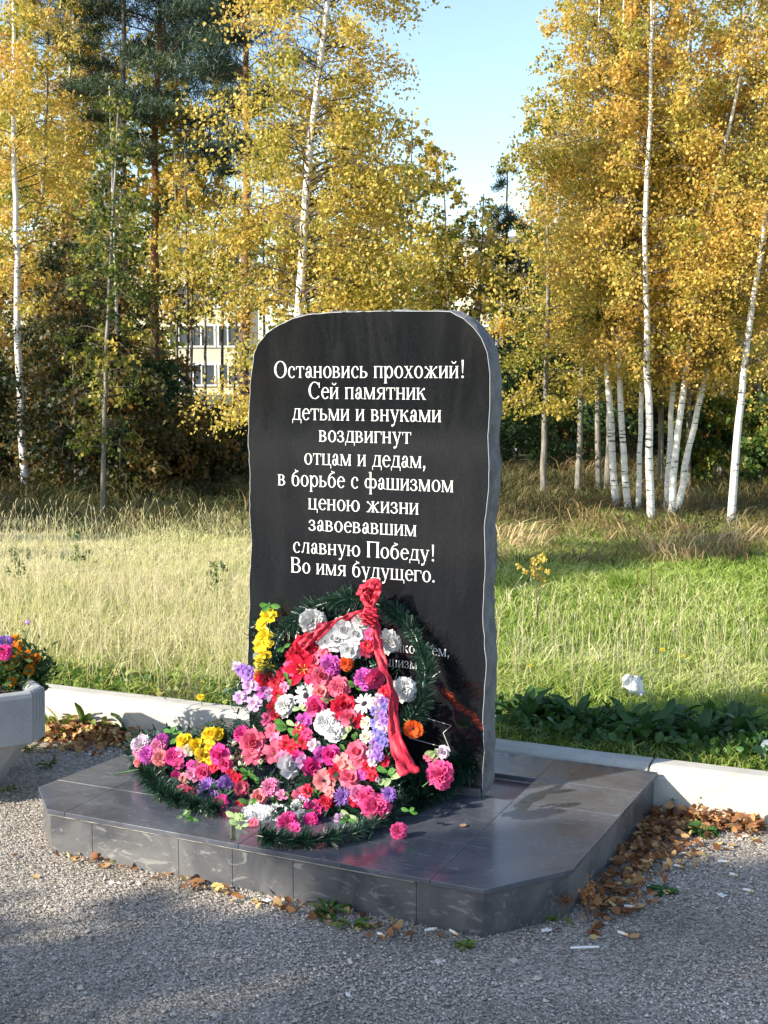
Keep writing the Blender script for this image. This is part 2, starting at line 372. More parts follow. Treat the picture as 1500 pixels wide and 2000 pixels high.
core = MB(); core.prism([p for p in inset(poly, .022)], -.02, PH-TT-.028); core.obj('concrete_core', [M['mortar']], plat)
# mortar bed, one piece per side of the recess, just under the tiles
bed_in = inset(poly, .02)
for a, b, c, d in ((-3, 3, -3, rv0-.0015), (-3, 3, rv1+.0015, 3), (ru1+.0015, 3, rv0-.0015, rv1+.0015), (-3, -1.25, rv0-.0015, rv1+.0015)):
    q = bed_in
    for (A, B) in (((a, -9), (a, 9)), ((b, 9), (b, -9))):
        q = clip(q, np.array(B, float), np.array(A, float))
    for (A, B) in (((-9, c), (9, c)), ((9, d), (-9, d))):
        q = clip(q, np.array(A, float), np.array(B, float))
    if len(q) > 2:
        m_ = MB(); m_.prism(q, PH-TT-.026, PH-TT-.002); m_.obj('mortar_bed', [M['mortar']], plat)
gap = .0008
for ui in range(len(ulines)-1):
    for vi in range(len(vlines)-1):
        a, b, c, d = ulines[ui]+gap, ulines[ui+1]-gap, vlines[vi]+gap, vlines[vi+1]-gap
        rec = (vi == 2 and 1 <= ui <= 2)
        q = inn
        for A, B in (((a, 9), (a, -9)), ((b, -9), (b, 9)), ((9, d), (-9, d)), ((-9, c), (9, c))):
            q = clip(q, np.array(A, float), np.array(B, float))
        if len(q) < 3: continue
        ar = abs(sum(q[k][0]*q[(k+1) % len(q)][1]-q[(k+1) % len(q)][0]*q[k][1] for k in range(len(q))))/2
        if ar < .0015: continue
        t = MB(); dz = -.022 if rec else random.uniform(-.0006, .0006)
        t.prism(q, PH-TT+dz, PH+dz)
        t.obj('tile', [M['granite_red'] if rec else M['granite_tile']], plat, bevel=.0012)
# side tiles
def side_tiles(p, q, cuts):
    e = (q-p)/np.linalg.norm(q-p); nrm = np.array([e[1], -e[0]]); Lg = np.linalg.norm(q-p)
    cs = [0]+[c*Lg for c in cuts]+[Lg]
    for a, b in zip(cs[:-1], cs[1:]):
        a2, b2 = a+gap, b-gap
        m_ = MB(); A, B = p+e*a2, p+e*b2
        m_.prism([A-nrm*.0, B-nrm*.0, B-nrm*.016, A-nrm*.016][::-1], -.02, PH-TT-.0015)
        m_.obj('side_tile', [M['granite_side']], plat, bevel=.001)
side_tiles(poly[0], poly[1], []); side_tiles(poly[1], poly[2], [.11, .33, .46, .60, .865])
we = Tubes()
def rim(p, q, t0, t1): a_ = p+(q-p)*t0; b_ = p+(q-p)*t1; nn_ = max(3, int(np.linalg.norm(b_-a_)/.03)); we.add([(*(a_+(b_-a_)*t+RS.normal(size=2)*.0006), PH-TT-.0035+RS.normal()*.0004) for t in np.linspace(0, 1, nn_)], .0032, 5)
rimp = inset(poly, -.003)
rim(rimp[0], rimp[1], 0, 1); rim(rimp[1], rimp[2], 0, .86)
mobj('worn_mortar_edge', we.mesh('worn_mortar_edge', [M['mortar']]), plat)
side_tiles(poly[2], poly[3], []); side_tiles(poly[3], poly[4], [.5]); side_tiles(poly[5], poly[0], [.3, .68])
# ------------------------------------------------------------------ stele
SO = np.array([PO[0], PO[1], PH])
def fuv(px, py):
    d = ray(px, py); c0 = np.array([0, 0, CAMH]); t = ((SO-c0) @ E2)/(d @ E2); p = c0+d*t-SO
    return np.array([p @ E1, p[2]])
opx = [(940,1556),(946,1470),(943,1400),(950,1300),(943,1200),(948,1100),(946,1030),(954,960),(955,900),(953,850),(957,780),(957,730),(952,690),(940,660),(925,640),(905,622),(880,609),
       (840,608),(760,608),(680,609),(640,611),(600,615),(570,623),(545,635),(520,652),(504,672),(496,692),(490,740),(486,820),(485,870),(489,930),(488,1000),(492,1060),(488,1120),(487,1200),(484,1300),(487,1400),(486,1500)]
ouv = [fuv(*p) for p in opx]; ouv[0][1] = 0; ouv[-1][1] = 0.0
# densify with small chips
dens = []
for i in range(len(ouv)):
    p, q = ouv[i], ouv[(i+1) % len(ouv)]
    k = max(1, int(np.linalg.norm(q-p)/.025))
    if i == len(ouv)-1: k = 12
    for j in range(k):
        r = p+(q-p)*j/k
        if j and i < len(ouv)-1: r = r+RS.normal(size=2)*.0010
        dens.append(r)
ouv = dens; n_o = len(ouv); cen = np.mean(ouv, axis=0)
stele = empty('memorial_stele', SO, math.atan2(E1[1], E1[0]), 'upright polished black granite memorial slab with white Cyrillic lettering', 'memorial stone')
TH = .135
rows = 9; V = []; Fc = []
for r in range(rows):
    s = r/(rows-1)
    for k, (u, v) in enumerate(ouv):
        on = np.array([u, v])-cen; on /= np.linalg.norm(on)
        bul = .0 if r == 0 else (.006*math.sin(math.pi*min(1, s*1.1))+.003*math.sin(v*23+s*7)+.0025*math.sin(v*61+s*11+u*30)+RS.normal()*.0016)
        if r == rows-1: bul -= .006
        vv = v+on[1]*bul
        if v <= 0.001: vv = 0
        V.append((u+on[0]*bul, s*TH+(RS.normal()*.001 if r else 0), vv))
for r in range(rows-1):
    for k in range(n_o):
        k2 = (k+1) % n_o; Fc.append((r*n_o+k, r*n_o+k2, (r+1)*n_o+k2, (r+1)*n_o+k))
Fc.append(list(range((rows-1)*n_o, rows*n_o)))
def rough_stone():
    m, n, b, L = newmat('hewn_granite'); co = texco(n)
    a = noise(n, 14, 7, .7, co, .3); g = noise(n, 500, 2, .6, co)
    r = ramp(n, a.outputs[0], [(.3, (.085,.085,.09)), (.7, (.22,.22,.22))]); r2 = ramp(n, g.outputs[0], [(.35, (.7,.7,.7)), (.6, (1.1,1.1,1.1))])
    L.new(mixc(n, 1.0, r.outputs[0], r2.outputs[0], 'MULTIPLY'), b.inputs['Base Color']); b.inputs['Roughness'].default_value = .85
    bump(n, mth(n, 'ADD', a.outputs[0], mth(n, 'MULTIPLY', g.outputs[0], .15)), .7, .012, b); return m
M['hewn_granite'] = rough_stone()
def polished():
    m, n, b, L = newmat('polished_black_granite'); co = texco(n)
    g = noise(n, 700, 2, .7, co); r = ramp(n, g.outputs[0], [(.42, (.004,.0045,.0055)), (.60, (.011,.012,.014)), (.72, (.06,.062,.065))])
    sm = noise(n, 1, 6, .7, texco(n, 'Object', (9, 1, 1.6)), .8); sr = ramp(n, sm.outputs[0], [(.45, (0,0,0)), (.8, (1,1,1))])
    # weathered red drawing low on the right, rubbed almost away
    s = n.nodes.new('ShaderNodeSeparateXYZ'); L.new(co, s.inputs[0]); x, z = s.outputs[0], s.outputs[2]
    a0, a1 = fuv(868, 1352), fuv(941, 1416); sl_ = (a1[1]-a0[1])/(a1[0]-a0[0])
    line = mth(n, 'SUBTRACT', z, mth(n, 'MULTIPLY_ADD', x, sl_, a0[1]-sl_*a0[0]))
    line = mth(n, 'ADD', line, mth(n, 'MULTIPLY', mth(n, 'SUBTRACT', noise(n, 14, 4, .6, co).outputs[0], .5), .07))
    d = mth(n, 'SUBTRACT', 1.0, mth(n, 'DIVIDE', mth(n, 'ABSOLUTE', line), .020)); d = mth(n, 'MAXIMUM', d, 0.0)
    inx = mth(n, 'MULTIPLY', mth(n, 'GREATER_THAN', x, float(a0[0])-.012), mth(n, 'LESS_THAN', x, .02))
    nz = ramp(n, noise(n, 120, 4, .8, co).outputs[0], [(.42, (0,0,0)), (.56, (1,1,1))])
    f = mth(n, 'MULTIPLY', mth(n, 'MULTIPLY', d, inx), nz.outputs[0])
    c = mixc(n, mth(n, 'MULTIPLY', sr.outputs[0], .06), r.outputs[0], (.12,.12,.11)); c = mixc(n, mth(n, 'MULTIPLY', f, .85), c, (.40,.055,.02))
    L.new(c, b.inputs['Base Color']); b.inputs['IOR'].default_value = 1.5
    L.new(mth(n, 'MULTIPLY_ADD', sr.outputs[0], .10, .075), b.inputs['Roughness']); return m
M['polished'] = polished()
mobj('rough_body', npmesh('rough_body', V, Fc, [M['hewn_granite']]), stele)
fv = [(u+(cen[0]-u)*.006, -.0012, v+(cen[1]-v)*.003 if v > 0 else 0) for u, v in ouv]
fm = MB(); n0 = len(fv)
fm.add(fv+[(a, .002, c) for a, b_, c in fv], [list(range(n0))[::1]]+[(k, (k+1) % n0, n0+(k+1) % n0, n0+k) for k in range(n0)])
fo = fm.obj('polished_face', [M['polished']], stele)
# bright bruised edge between the polish and the hewn side
em = Tubes(); ep = [(u, -.0006, v) for u, v in ouv if v > .0]
em.add(ep, .0011, 5); mobj('bruised_edge', em.mesh('bruised_edge', [simple('bruised', (.50,.50,.50), .9, .2, 50)]), stele)
# ------------------------------------------------------------------ serif lettering, drawn as strokes
class G:
    def __init__(s): s.p = []
    def rect(s, x0, y0, x1, y1): s.p.append([(x0,y0),(x1,y0),(x1,y1),(x0,y1)])
    def ln(s, x0, y0, x1, y1, wd):
        s.p.append([(x0-wd/2,y0),(x0+wd/2,y0),(x1+wd/2,y1),(x1-wd/2,y1)])
    def ring(s, cx, cy, R, r, a0=0, a1=360, n=26):
        an = np.radians(np.linspace(a0, a1, n))
        for k in range(n-1):
            a, b = an[k], an[k+1]
            s.p.append([(cx+R[0]*math.cos(a), cy+R[1]*math.sin(a)), (cx+R[0]*math.cos(b), cy+R[1]*math.sin(b)), (cx+r[0]*math.cos(b), cy+r[1]*math.sin(b)), (cx+r[0]*math.cos(a), cy+r[1]*math.sin(a))])
        s.p.append('next')
    def dot(s, x, y, r): s.p.append([(x+r*math.cos(a), y+r*math.sin(a)) for a in np.linspace(0, 2*math.pi, 12, endpoint=False)])
    def st(s, x, y0=0, y1=460, ser='tb', wd=78):
        s.rect(x, y0, x+wd, y1)
        if 'b' in ser: s.rect(x-34, y0, x+wd+34, y0+24)
        if 't' in ser: s.rect(x-34, y1-24, x+wd+34, y1)
def glyph(ch):
    g = G(); R, r = (205, 240), (118, 212)
    if ch == 'о': g.ring(235,228,R,r); return g, 470
    if ch == 'с': g.ring(235,228,(200,240),(118,212),48,318); g.dot(348,345,44); return g, 425
    if ch == 'е': g.ring(235,228,(200,240),(118,212),8,322); g.rect(110,252,432,282); return g, 440
    if ch == 'а': g.rect(255,40,340,330); g.ring(215,325,(125,145),(55,118),0,165); g.dot(108,345,40); g.ring(170,125,(130,135),(52,100)); g.ln(320,55,405,10,50); return g, 425
    if ch == 'т': g.rect(20,434,440,460); g.st(188,ser='b'); g.rect(20,335,46,460); g.rect(414,335,440,460); return g, 460
    if ch == 'н': g.st(50); g.st(335); g.rect(135,220,335,252); return g, 480
    if ch == 'п': g.st(50); g.st(335); g.rect(50,432,400,460); return g, 480
    if ch in 'ий':
        g.st(50); g.st(335); g.ln(125,70,345,390,38)
        if ch == 'й': g.ring(235,660,(110,110),(78,70),190,350)
        return g, 480
    if ch == 'в': g.st(50); g.ring(195,345,(165,115),(82,90),-90,90); g.rect(90,435,200,460); g.rect(100,229,215,257); g.ring(205,126,(195,128),(108,100),-90,90); g.rect(100,0,210,27); return g, 440
    if ch == 'р': g.st(60,-215,460,'b'); g.rect(10,425,100,448); g.ring(275,228,(190,240),(104,206),-152,152); return g, 500
    if ch == 'х': g.ln(95,460,375,0,88); g.ln(375,460,80,0,34); g.rect(20,436,190,460); g.rect(300,436,440,460); g.rect(10,0,150,24); g.rect(290,0,460,24); return g, 465
    if ch == 'ж':
        g.st(303); g.ln(110,420,320,225,42); g.ln(580,420,370,225,42); g.dot(95,412,42); g.dot(595,412,42)
        g.ln(300,255,110,0,78); g.ln(390,255,580,0,78); g.rect(30,0,190,24); g.rect(500,0,660,24); return g, 690
    if ch == 'л': g.st(335); g.ln(110,50,195,450,36); g.dot(82,46,42); g.rect(150,434,350,460); return g, 480
    if ch == 'м': g.rect(62,0,94,440); g.rect(15,0,145,24); g.rect(15,436,130,460); g.ln(105,460,305,0,88); g.ln(315,10,500,450,36); g.st(470); return g, 620
    if ch == 'я': g.st(335); g.ring(215,340,(165,120),(80,92),90,270); g.rect(210,432,350,460); g.rect(210,220,350,248); g.ln(95,0,250,235,80); g.rect(15,0,130,24); return g, 470
    if ch == 'к': g.st(50); g.ln(130,210,345,430,40); g.dot(365,415,42); g.ln(235,260,380,0,88); g.rect(310,0,460,24); return g, 455
    if ch == 'д': g.rect(15,0,480,28); g.rect(15,-140,42,0); g.rect(453,-140,480,0); g.rect(335,0,420,460); g.ln(95,10,190,450,36); g.rect(140,434,455,460); return g, 490
    if ch == 'ь': g.st(50); g.ring(200,132,(195,134),(108,106),-90,90); g.rect(100,239,205,266); g.rect(100,0,205,27); return g, 425
    if ch == 'ы': g.st(50); g.ring(200,132,(185,134),(100,106),-90,90); g.rect(100,239,205,266); g.rect(100,0,205,27); g.st(450); return g, 600
    if ch == 'у': g.ln(90,460,265,15,84); g.ln(405,460,205,-130,36); g.ln(215,-130,150,-190,60); g.dot(125,-165,44); g.rect(15,436,185,460); g.rect(320,436,465,460); return g, 475
    if ch == 'г': g.st(50); g.rect(50,434,375,460); g.rect(349,330,375,460); return g, 390
    if ch == 'ц': g.st(50); g.st(335); g.rect(50,0,490,28); g.rect(462,-140,490,0); return g, 500
    if ch == 'ш': g.st(50); g.st(300); g.st(550); g.rect(50,0,650,28); return g, 695
    if ch == 'щ': g.st(50); g.st(300); g.st(550); g.rect(50,0,705,28); g.rect(677,-140,705,0); return g, 715
    if ch == 'б': g.ring(240,215,(202,228),(116,200)); g.ring(330,300,(292,310),(232,270),100,182); g.ring(330,690,(110,85),(80,45),180,300); g.rect(270,585,385,640); return g, 480
    if ch == 'з': g.ring(175,345,(155,118),(75,90),-90,150); g.ring(180,122,(185,128),(100,98),-150,90); g.rect(120,228,195,256); g.dot(60,360,36); g.dot(48,90,38); return g, 400
    if ch == 'ф': g.st(282,-215,690,'b'); g.rect(230,655,300,680); g.ring(185,230,(160,200),(80,172),50,310); g.ring(465,230,(160,200),(80,172),-130,130); return g, 650
    if ch == 'ю': g.st(50); g.rect(135,220,260,252); g.ring(465,228,R,r); return g, 700
    if ch == '!': g.p.append([(105,690),(195,690),(164,190),(136,190)]); g.dot(150,46,50); return g, 300
    if ch == ',': g.dot(95,45,50); g.ln(60,-120,118,30,40); return g, 220
    if ch == '.': g.dot(95,45,50); return g, 220
    if ch == 'О': g.ring(360,335,(325,350),(225,322)); return g, 720
    if ch == 'С': g.ring(350,335,(315,350),(215,322),42,318); g.rect(560,440,592,660); return g, 640
    if ch == 'П': g.st(60,0,670,wd=100); g.st(510,0,670,wd=100); g.rect(60,638,600,670); return g, 670
    if ch == 'В': g.st(60,0,670,wd=100); g.ring(290,510,(215,160),(118,130),-90,90); g.rect(120,640,300,670); g.rect(150,348,310,380); g.ring(300,184,(255,184),(150,152),-90,90); g.rect(120,0,305,32); return g, 600
    return g, 260
def inscription(txt, xl, yl, xr, yr, xh):
    a, b = fuv(xl, yl), fuv(xr, yr); x = 0; L_ = []
    for ch in txt:
        gl, adv = glyph(ch); L_.append((gl, x)); x += adv+8
    x -= 60; sc = (b[0]-a[0])/x; sy = xh*.93/460; v0 = (a[1]+b[1])/2
    for gl, x0 in L_:
        if not gl.p: continue
        m_ = MB(); k = 0
        for q in gl.p:
            if q == 'next': k += 1; continue
            y = -.0022-k*.00006
            m_.add([(px*sc, y, py*sy) for px, py in q], [list(range(len(q)))])
            if len(q) != 4 or abs(q[0][1]-q[1][1]) < 1e-6: k += 1
        m_.obj('letter', [M['white_paint']], stele, (a[0]+x0*sc, 0, v0))
for args in (('Остановись прохожий!',535,737,908,739,.0445), ('Сей памятник',602,778,830,781,.0445), ('детьми и внуками',571,819,861,825,.0445),
             ('воздвигнут',623,862,802,867,.0440), ('отцам и дедам,',594,906,832,915,.0440), ('в борьбе с фашизмом',543,947,885,962,.0440),
             ('ценою жизни',602,994,817,1005,.0430), ('завоевавшим',603,1036,813,1047,.0425), ('славную Победу!',572,1078,850,1097,.0425), ('Во имя будущего.',568,1116,850,1139,.0425)):
    inscription(*args)
inscription('От благодарных потомков тем,', 540, 1249, 878, 1284, .029)
inscription('кто победил фашизм', 602, 1288, 815, 1304, .029)
# engraved outline of a pennant
pn = [fuv(*p) for p in ((800,1440),(826,1400),(882,1417),(866,1431),(879,1463),(800,1441))]
pt = Tubes()
for a, b in zip(pn[:-1], pn[1:]): pt.add([(a[0], -.0022, a[1]), ((a[0]+b[0])/2, -.0022, (a[1]+b[1])/2), (b[0], -.0022, b[1])], .0011, 5)
mobj('engraved_outline', pt.mesh('engraved_outline', [M['white_paint']]), stele)
# thin granite sole under the stele front
sb = MB(); sb.box((-.43, -.012, .015), (.86, .02, .03)); sb.obj('sole_strip', [M['granite_side']], stele, bevel=.002)
# ------------------------------------------------------------------ artificial flowers
def petal(L, W, t0, t1, cup, ruf=0.0, tip=0.5, nu=4, nv=5, seed=0, root=.05, edge=.0):
    """grid of a petal growing along +X from the root, bending from elevation t0 to t1 (radians)"""
    rs = np.random.RandomState(seed); V = []
    x, z = root, 0.0; ss = np.linspace(0, 1, nv); ph = rs.rand()*6
    for i, s in enumerate(ss):
        if i: t = t0+(t1-t0)*(s-.5/(nv-1)); x += L/(nv-1)*math.cos(t); z += L/(nv-1)*math.sin(t)
        t = t0+(t1-t0)*s
        wd = W*(.22+.78*math.sin(min(1, s/.62)*math.pi/2))*(1 if s < .62 else math.sqrt(max(0, 1-((s-.62)/.38)**2*(1-tip**2))))
        for j in np.linspace(-1, 1, nu):
            h = cup*(j*j)*wd+ruf*math.sin(j*5+ph+s*4)*s*s
            V.append((x-math.sin(t)*h+(edge*math.sin(j*9+ph) if s > .9 else 0), j*wd*.5, z+math.cos(t)*h))
    Fs = [(i*nu+j, i*nu+j+1, (i+1)*nu+j+1, (i+1)*nu+j) for i in range(nv-1) for j in range(nu-1)]
    return np.array(V), Fs
def rotz(V, a, dz=0):
    c, s = math.cos(a), math.sin(a); return np.stack([V[:, 0]*c-V[:, 1]*s, V[:, 0]*s+V[:, 1]*c, V[:, 2]+dz], -1)
def proto_layers(name, layers, centre=None, stamens=0):
    mb = MB()
    for li, (npet, L, W, t0, t1, cup, ruf, tip, edge) in enumerate(layers):
        for k in range(npet):
            v, f = petal(L*random.uniform(.9, 1.08), W, t0+random.uniform(-.1, .1), t1+random.uniform(-.18, .18), cup, ruf, tip, 5, 5, random.randint(0, 9999), edge=edge)
            mb.add(rotz(v, 2*math.pi*k/npet+li*.7+random.uniform(-.12, .12), .03*li), f, 0, random.uniform(.35, .65)+.1*li/len(layers))
    if centre:
        r, h = centre; V = [(0, 0, h)]; n = 12
        for q, rr in enumerate((.5, .85, 1.0)):
            for k in range(n): V.append((r*rr*math.cos(6.283*k/n), r*rr*math.sin(6.283*k/n), h*(1-rr**2*.75)+random.uniform(-.02, .02)))
        f = [(0, 1+k, 1+(k+1) % n) for k in range(n)]
        for q in range(2): f += [(1+q*n+k, 1+(q+1)*n+k, 1+(q+1)*n+(k+1) % n, 1+q*n+(k+1) % n) for k in range(n)]
        mb.add(V, f, 1)
    for k in range(stamens):
        a = 6.283*k/stamens; mb.tube([(0, 0, .1), (.16*math.cos(a), .16*math.sin(a), .4), (.3*math.cos(a), .3*math.sin(a), .62)], [.02, .015, .03], 4, 1)
    return npmesh(name, np.array(mb.v), mb.f, [None, None] if (centre or stamens) else [None], tint=mb.t, midx=mb.m, smooth=True)
R = math.radians
PROTO = {}
def reg(kind, n, fn): PROTO[kind] = [fn() for _ in range(n)]
reg('carnation', 4, lambda: proto_layers('carnation', [(9, 1.0, .75, R(5), R(-8), .05, .10, .95, .06), (9, .9, .7, R(25), R(15), .05, .12, .95, .07), (8, .8, .62, R(45), R(30), .05, .12, .95, .07), (7, .66, .5, R(62), R(45), 0, .12, .95, .07), (5, .55, .4, R(80), R(65), 0, .10, .95, .06)]))
reg('rose', 3, lambda: proto_layers('rose', [(5, 1.05, 1.1, R(5), R(-5), .12, .05, .8, .02), (5, .95, 1.0, R(35), R(38), .25, .04, .8, .02), (4, .78, .8, R(58), R(80), .35, .03, .8, .0), (3, .62, .6, R(75), R(105), .45, .02, .8, 0)]))
reg('azalea', 3, lambda: proto_layers('azalea', [(5, 1.0, .85, R(30), R(-12), .10, .07, .8, .03), (4, .6, .5, R(60), R(35), .15, .05, .8, .02)], centre=(.1, .3)))
reg('daisy', 2, lambda: proto_layers('daisy', [(14, 1.0, .27, R(12), R(-10), .12, .0, .45, 0)], centre=(.26, .20)))
reg('lily', 1, lambda: proto_layers('lily', [(6, 1.1, .5, R(50), R(-15), .18, .04, .2, 0)], centre=(.08, .2), stamens=6))
reg('aster', 2, lambda: proto_layers('aster', [(20, 1.0, .2, R(8), R(-6), .1, 0, .6, 0), (18, .8, .2, R(30), R(18), .1, 0, .6, 0), (14, .6, .18, R(52), R(40), .1, 0, .6, 0), (9, .4, .16, R(75), R(60), .1, 0, .6, 0)]))
reg('bud', 1, lambda: proto_layers('bud', [(4, 1.5, 1.3, R(35), R(125), .5, 0, .7, 0), (3, 1.2, 1.0, R(55), R(125), .5, 0, .7, 0)]))
reg('poppy', 1, lambda: proto_layers('poppy', [(7, 1.0, .85, R(20), R(5), .12, .05, .9, .03), (5, .7, .6, R(40), R(30), .1, .05, .9, .03)], centre=(.24, .2)))
reg('leaf', 2, lambda: proto_layers('leaf', [(2, 1.6, .8, R(20), R(-5), .15, .03, .15, 0), (1, 1.3, .8, R(45), R(20), .15, .03, .15, 0)]))
def petalmat(name, col, deep=None, trans=.33):
    m, n, b, L = newmat(name); deep = deep or tuple(c*.55 for c in col)
    at = n.nodes.new('ShaderNodeAttribute'); at.attribute_name = 'tint'
    a = noise(n, 4, 4, .6, texco(n))
    fz = mth(n, 'ADD', mth(n, 'MULTIPLY', at.outputs['Fac'], .5), mth(n, 'MULTIPLY', a.outputs[0], .6))
    r = ramp(n, fz, [(.33, deep), (.58, col), (.85, tuple(c+(.9-c)*.28 for c in col))]); L.new(r.outputs[0], b.inputs['Base Color'])
    b.inputs['Roughness'].default_value = .85; b.inputs['Specular IOR Level'].default_value = .15
    tr = n.nodes.new('ShaderNodeBsdfTranslucent'); L.new(r.outputs[0], tr.inputs[0])
    mx = n.nodes.new('ShaderNodeMixShader'); mx.inputs[0].default_value = trans
    L.new(b.outputs[0], mx.inputs[1]); L.new(tr.outputs[0], mx.inputs[2]); L.new(mx.outputs[0], n.nodes['Material Output'].inputs[0]); return m
PC = {'W': ((.80,.80,.80), (.66,.66,.68)), 'G': ((.72,.72,.70), (.50,.50,.49)), 'I': ((.78,.74,.58), (.62,.58,.42)), 'Y': ((.85,.66,.03), (.78,.48,.01)),
      'P': ((.80,.28,.48), (.62,.12,.30)), 'K': ((.80,.10,.30), (.62,.03,.16)), 'H': ((.78,.06,.33), (.55,.015,.18)), 'M': ((.66,.13,.52), (.45,.04,.34)),
      'R': ((.70,.02,.06), (.48,.008,.025)), 'C': ((.82,.19,.30), (.68,.07,.15)), 'O': ((.80,.13,.02), (.60,.05,.01)), 'V': ((.42,.22,.62), (.26,.09,.44)),
      'B': ((.30,.26,.66), (.18,.12,.46)), 'L': ((.76,.50,.76), (.66,.34,.64)), 'D': ((.46,.06,.12), (.24,.02,.05)), 'N': ((.85,.30,.01), (.70,.17,.005)),
      'S': ((.74,.62,.70), (.70,.40,.52)), 'F': ((.82,.32,.32), (.72,.18,.20)), 'E': ((.10,.26,.05), (.04,.12,.02)), 'A': ((.40,.52,.25), (.20,.34,.10))}
PM = {k: petalmat('petal_'+k.lower(), *v) for k, v in PC.items()}
M['dark_eye'] = simple('dark_eye', (.02,.012,.02), .9); M['yellow_eye'] = simple('yellow_eye', (.55,.42,.06), .9)
PETNAME = {'carnation': 'carnation', 'rose': 'rose', 'azalea': 'azalea_blossom', 'daisy': 'daisy', 'lily': 'lily', 'aster': 'aster', 'bud': 'flower_bud', 'poppy': 'anemone', 'leaf': 'green_leaf'}
def face_depth(px, py): # Y where the ray meets the stele's face plane
    d = ray(px, py); c0 = np.array([0, 0, CAMH]); t = ((SO-c0) @ E2)/(d @ E2); return d[1]*t
OFFY = ([1100,1150,1250,1350,1450,1550,1650], [.02,.035,.11,.20,.31,.42,.52])
def surf(px, py, r=.02, back=0.0):
    D = face_depth(px, py)-np.interp(py, *OFFY)
    lim = gp(px, py, PH+r)[1]; D = min(D+back, lim)
    return dp(px, py, D)
fillers = {}
def flower(kind, px, py, rpx, col, thing, label=None, back=0.0, face=None, name=None, pos=None):
    p = surf(px, py, rpx*.4*4.4/F, back) if pos is None else pos
    D = p[1]; r = rpx*D/F
    me = random.choice(PROTO[kind]); o = bpy.data.objects.new(name or PETNAME[kind], me)
    nrm = Vector((-.12, -1, .42)) if face is None else Vector(face)
    nrm = (nrm.normalized()+Vector([random.gauss(0, .24) for _ in range(3)])).normalized()
    o.rotation_euler = (nrm.to_track_quat('Z', 'Y') @ Matrix.Rotation(random.uniform(0, 6.28), 3, 'Z').to_quaternion()).to_euler()
    base = Vector(thing.location) if thing is not None else Vector((0, 0, 0))
    o.location = Vector([float(v) for v in p])-base; k = r*random.uniform(.90, 1.08)*1.08; o.scale = (k, k, k)
    link(o, thing)
    o.material_slots[0].link = 'OBJECT'; o.material_slots[0].material = PM[col]
    if len(o.material_slots) > 1:
        o.material_slots[1].link = 'OBJECT'; o.material_slots[1].material = M['dark_eye'] if kind in ('daisy', 'poppy') else M['yellow_eye']
    if label: o['label'] = label
    if thing is not None and kind not in ('leaf',) and r > .018: fillers.setdefault(thing.name, []).append((p, r))
    return o
def needles(P, D, length, width, tintf=None):
    """slender tinsel needles at P pointing along D"""
    n = len(P); D = D/np.linalg.norm(D, axis=1)[:, None]; s = np.cross(D, RS.normal(size=(n, 3))); s /= np.linalg.norm(s, axis=1)[:, None]
    L = (length*(.6+.7*RS.rand(n)))[:, None]; s = s*width*.5
    V = np.stack([P-s, P+s, P+D*L+s*.5, P+D*L-s*.5], 1)
    return V.reshape(-1, 3), np.arange(4*n).reshape(n, 4), RS.rand(n)**1.5
def garland(name, path, rad, n, parent, length=.034, width=.0026):
    path = np.asarray(path, float); seg = np.linalg.norm(np.diff(path, axis=0), axis=1); cum = np.concatenate([[0], np.cumsum(seg)]); cum /= cum[-1]
    t = RS.rand(n); C = np.stack([np.interp(t, cum, path[:, k]) for k in range(3)], -1)
    T = np.stack([np.interp(np.minimum(t+.01, 1), cum, path[:, k])-np.interp(np.maximum(t-.01, 0), cum, path[:, k]) for k in range(3)], -1)
    T /= np.linalg.norm(T, axis=1)[:, None]+1e-9
    rd = np.cross(T, RS.normal(size=(n, 3))); rd /= np.linalg.norm(rd, axis=1)[:, None]
    lump = 1+.25*np.sin(t*55)+.15*np.sin(t*131)
    C = C+np.stack([np.sin(t*41), np.sin(t*57+1), np.abs(np.sin(t*33))*.6], -1)*rad*.22
    P = C+rd*(rad*.35*RS.rand(n)*lump)[:, None]; Dr = rd+T*(.3+.5*RS.rand(n))[:, None]+RS.normal(size=(n, 3))*.25
    V, Fq, ti = needles(P, Dr, rad*lump, width)
    base = np.array(parent.location)
    v2, f2 = tube_np(path, rad*.28, 6)
    me = npmesh(name, np.concatenate([V, v2])-base, np.concatenate([Fq, f2+len(V)]), [M['tinsel']], tint=np.concatenate([ti, np.zeros(len(f2))]))
    return mobj(name, me, parent)
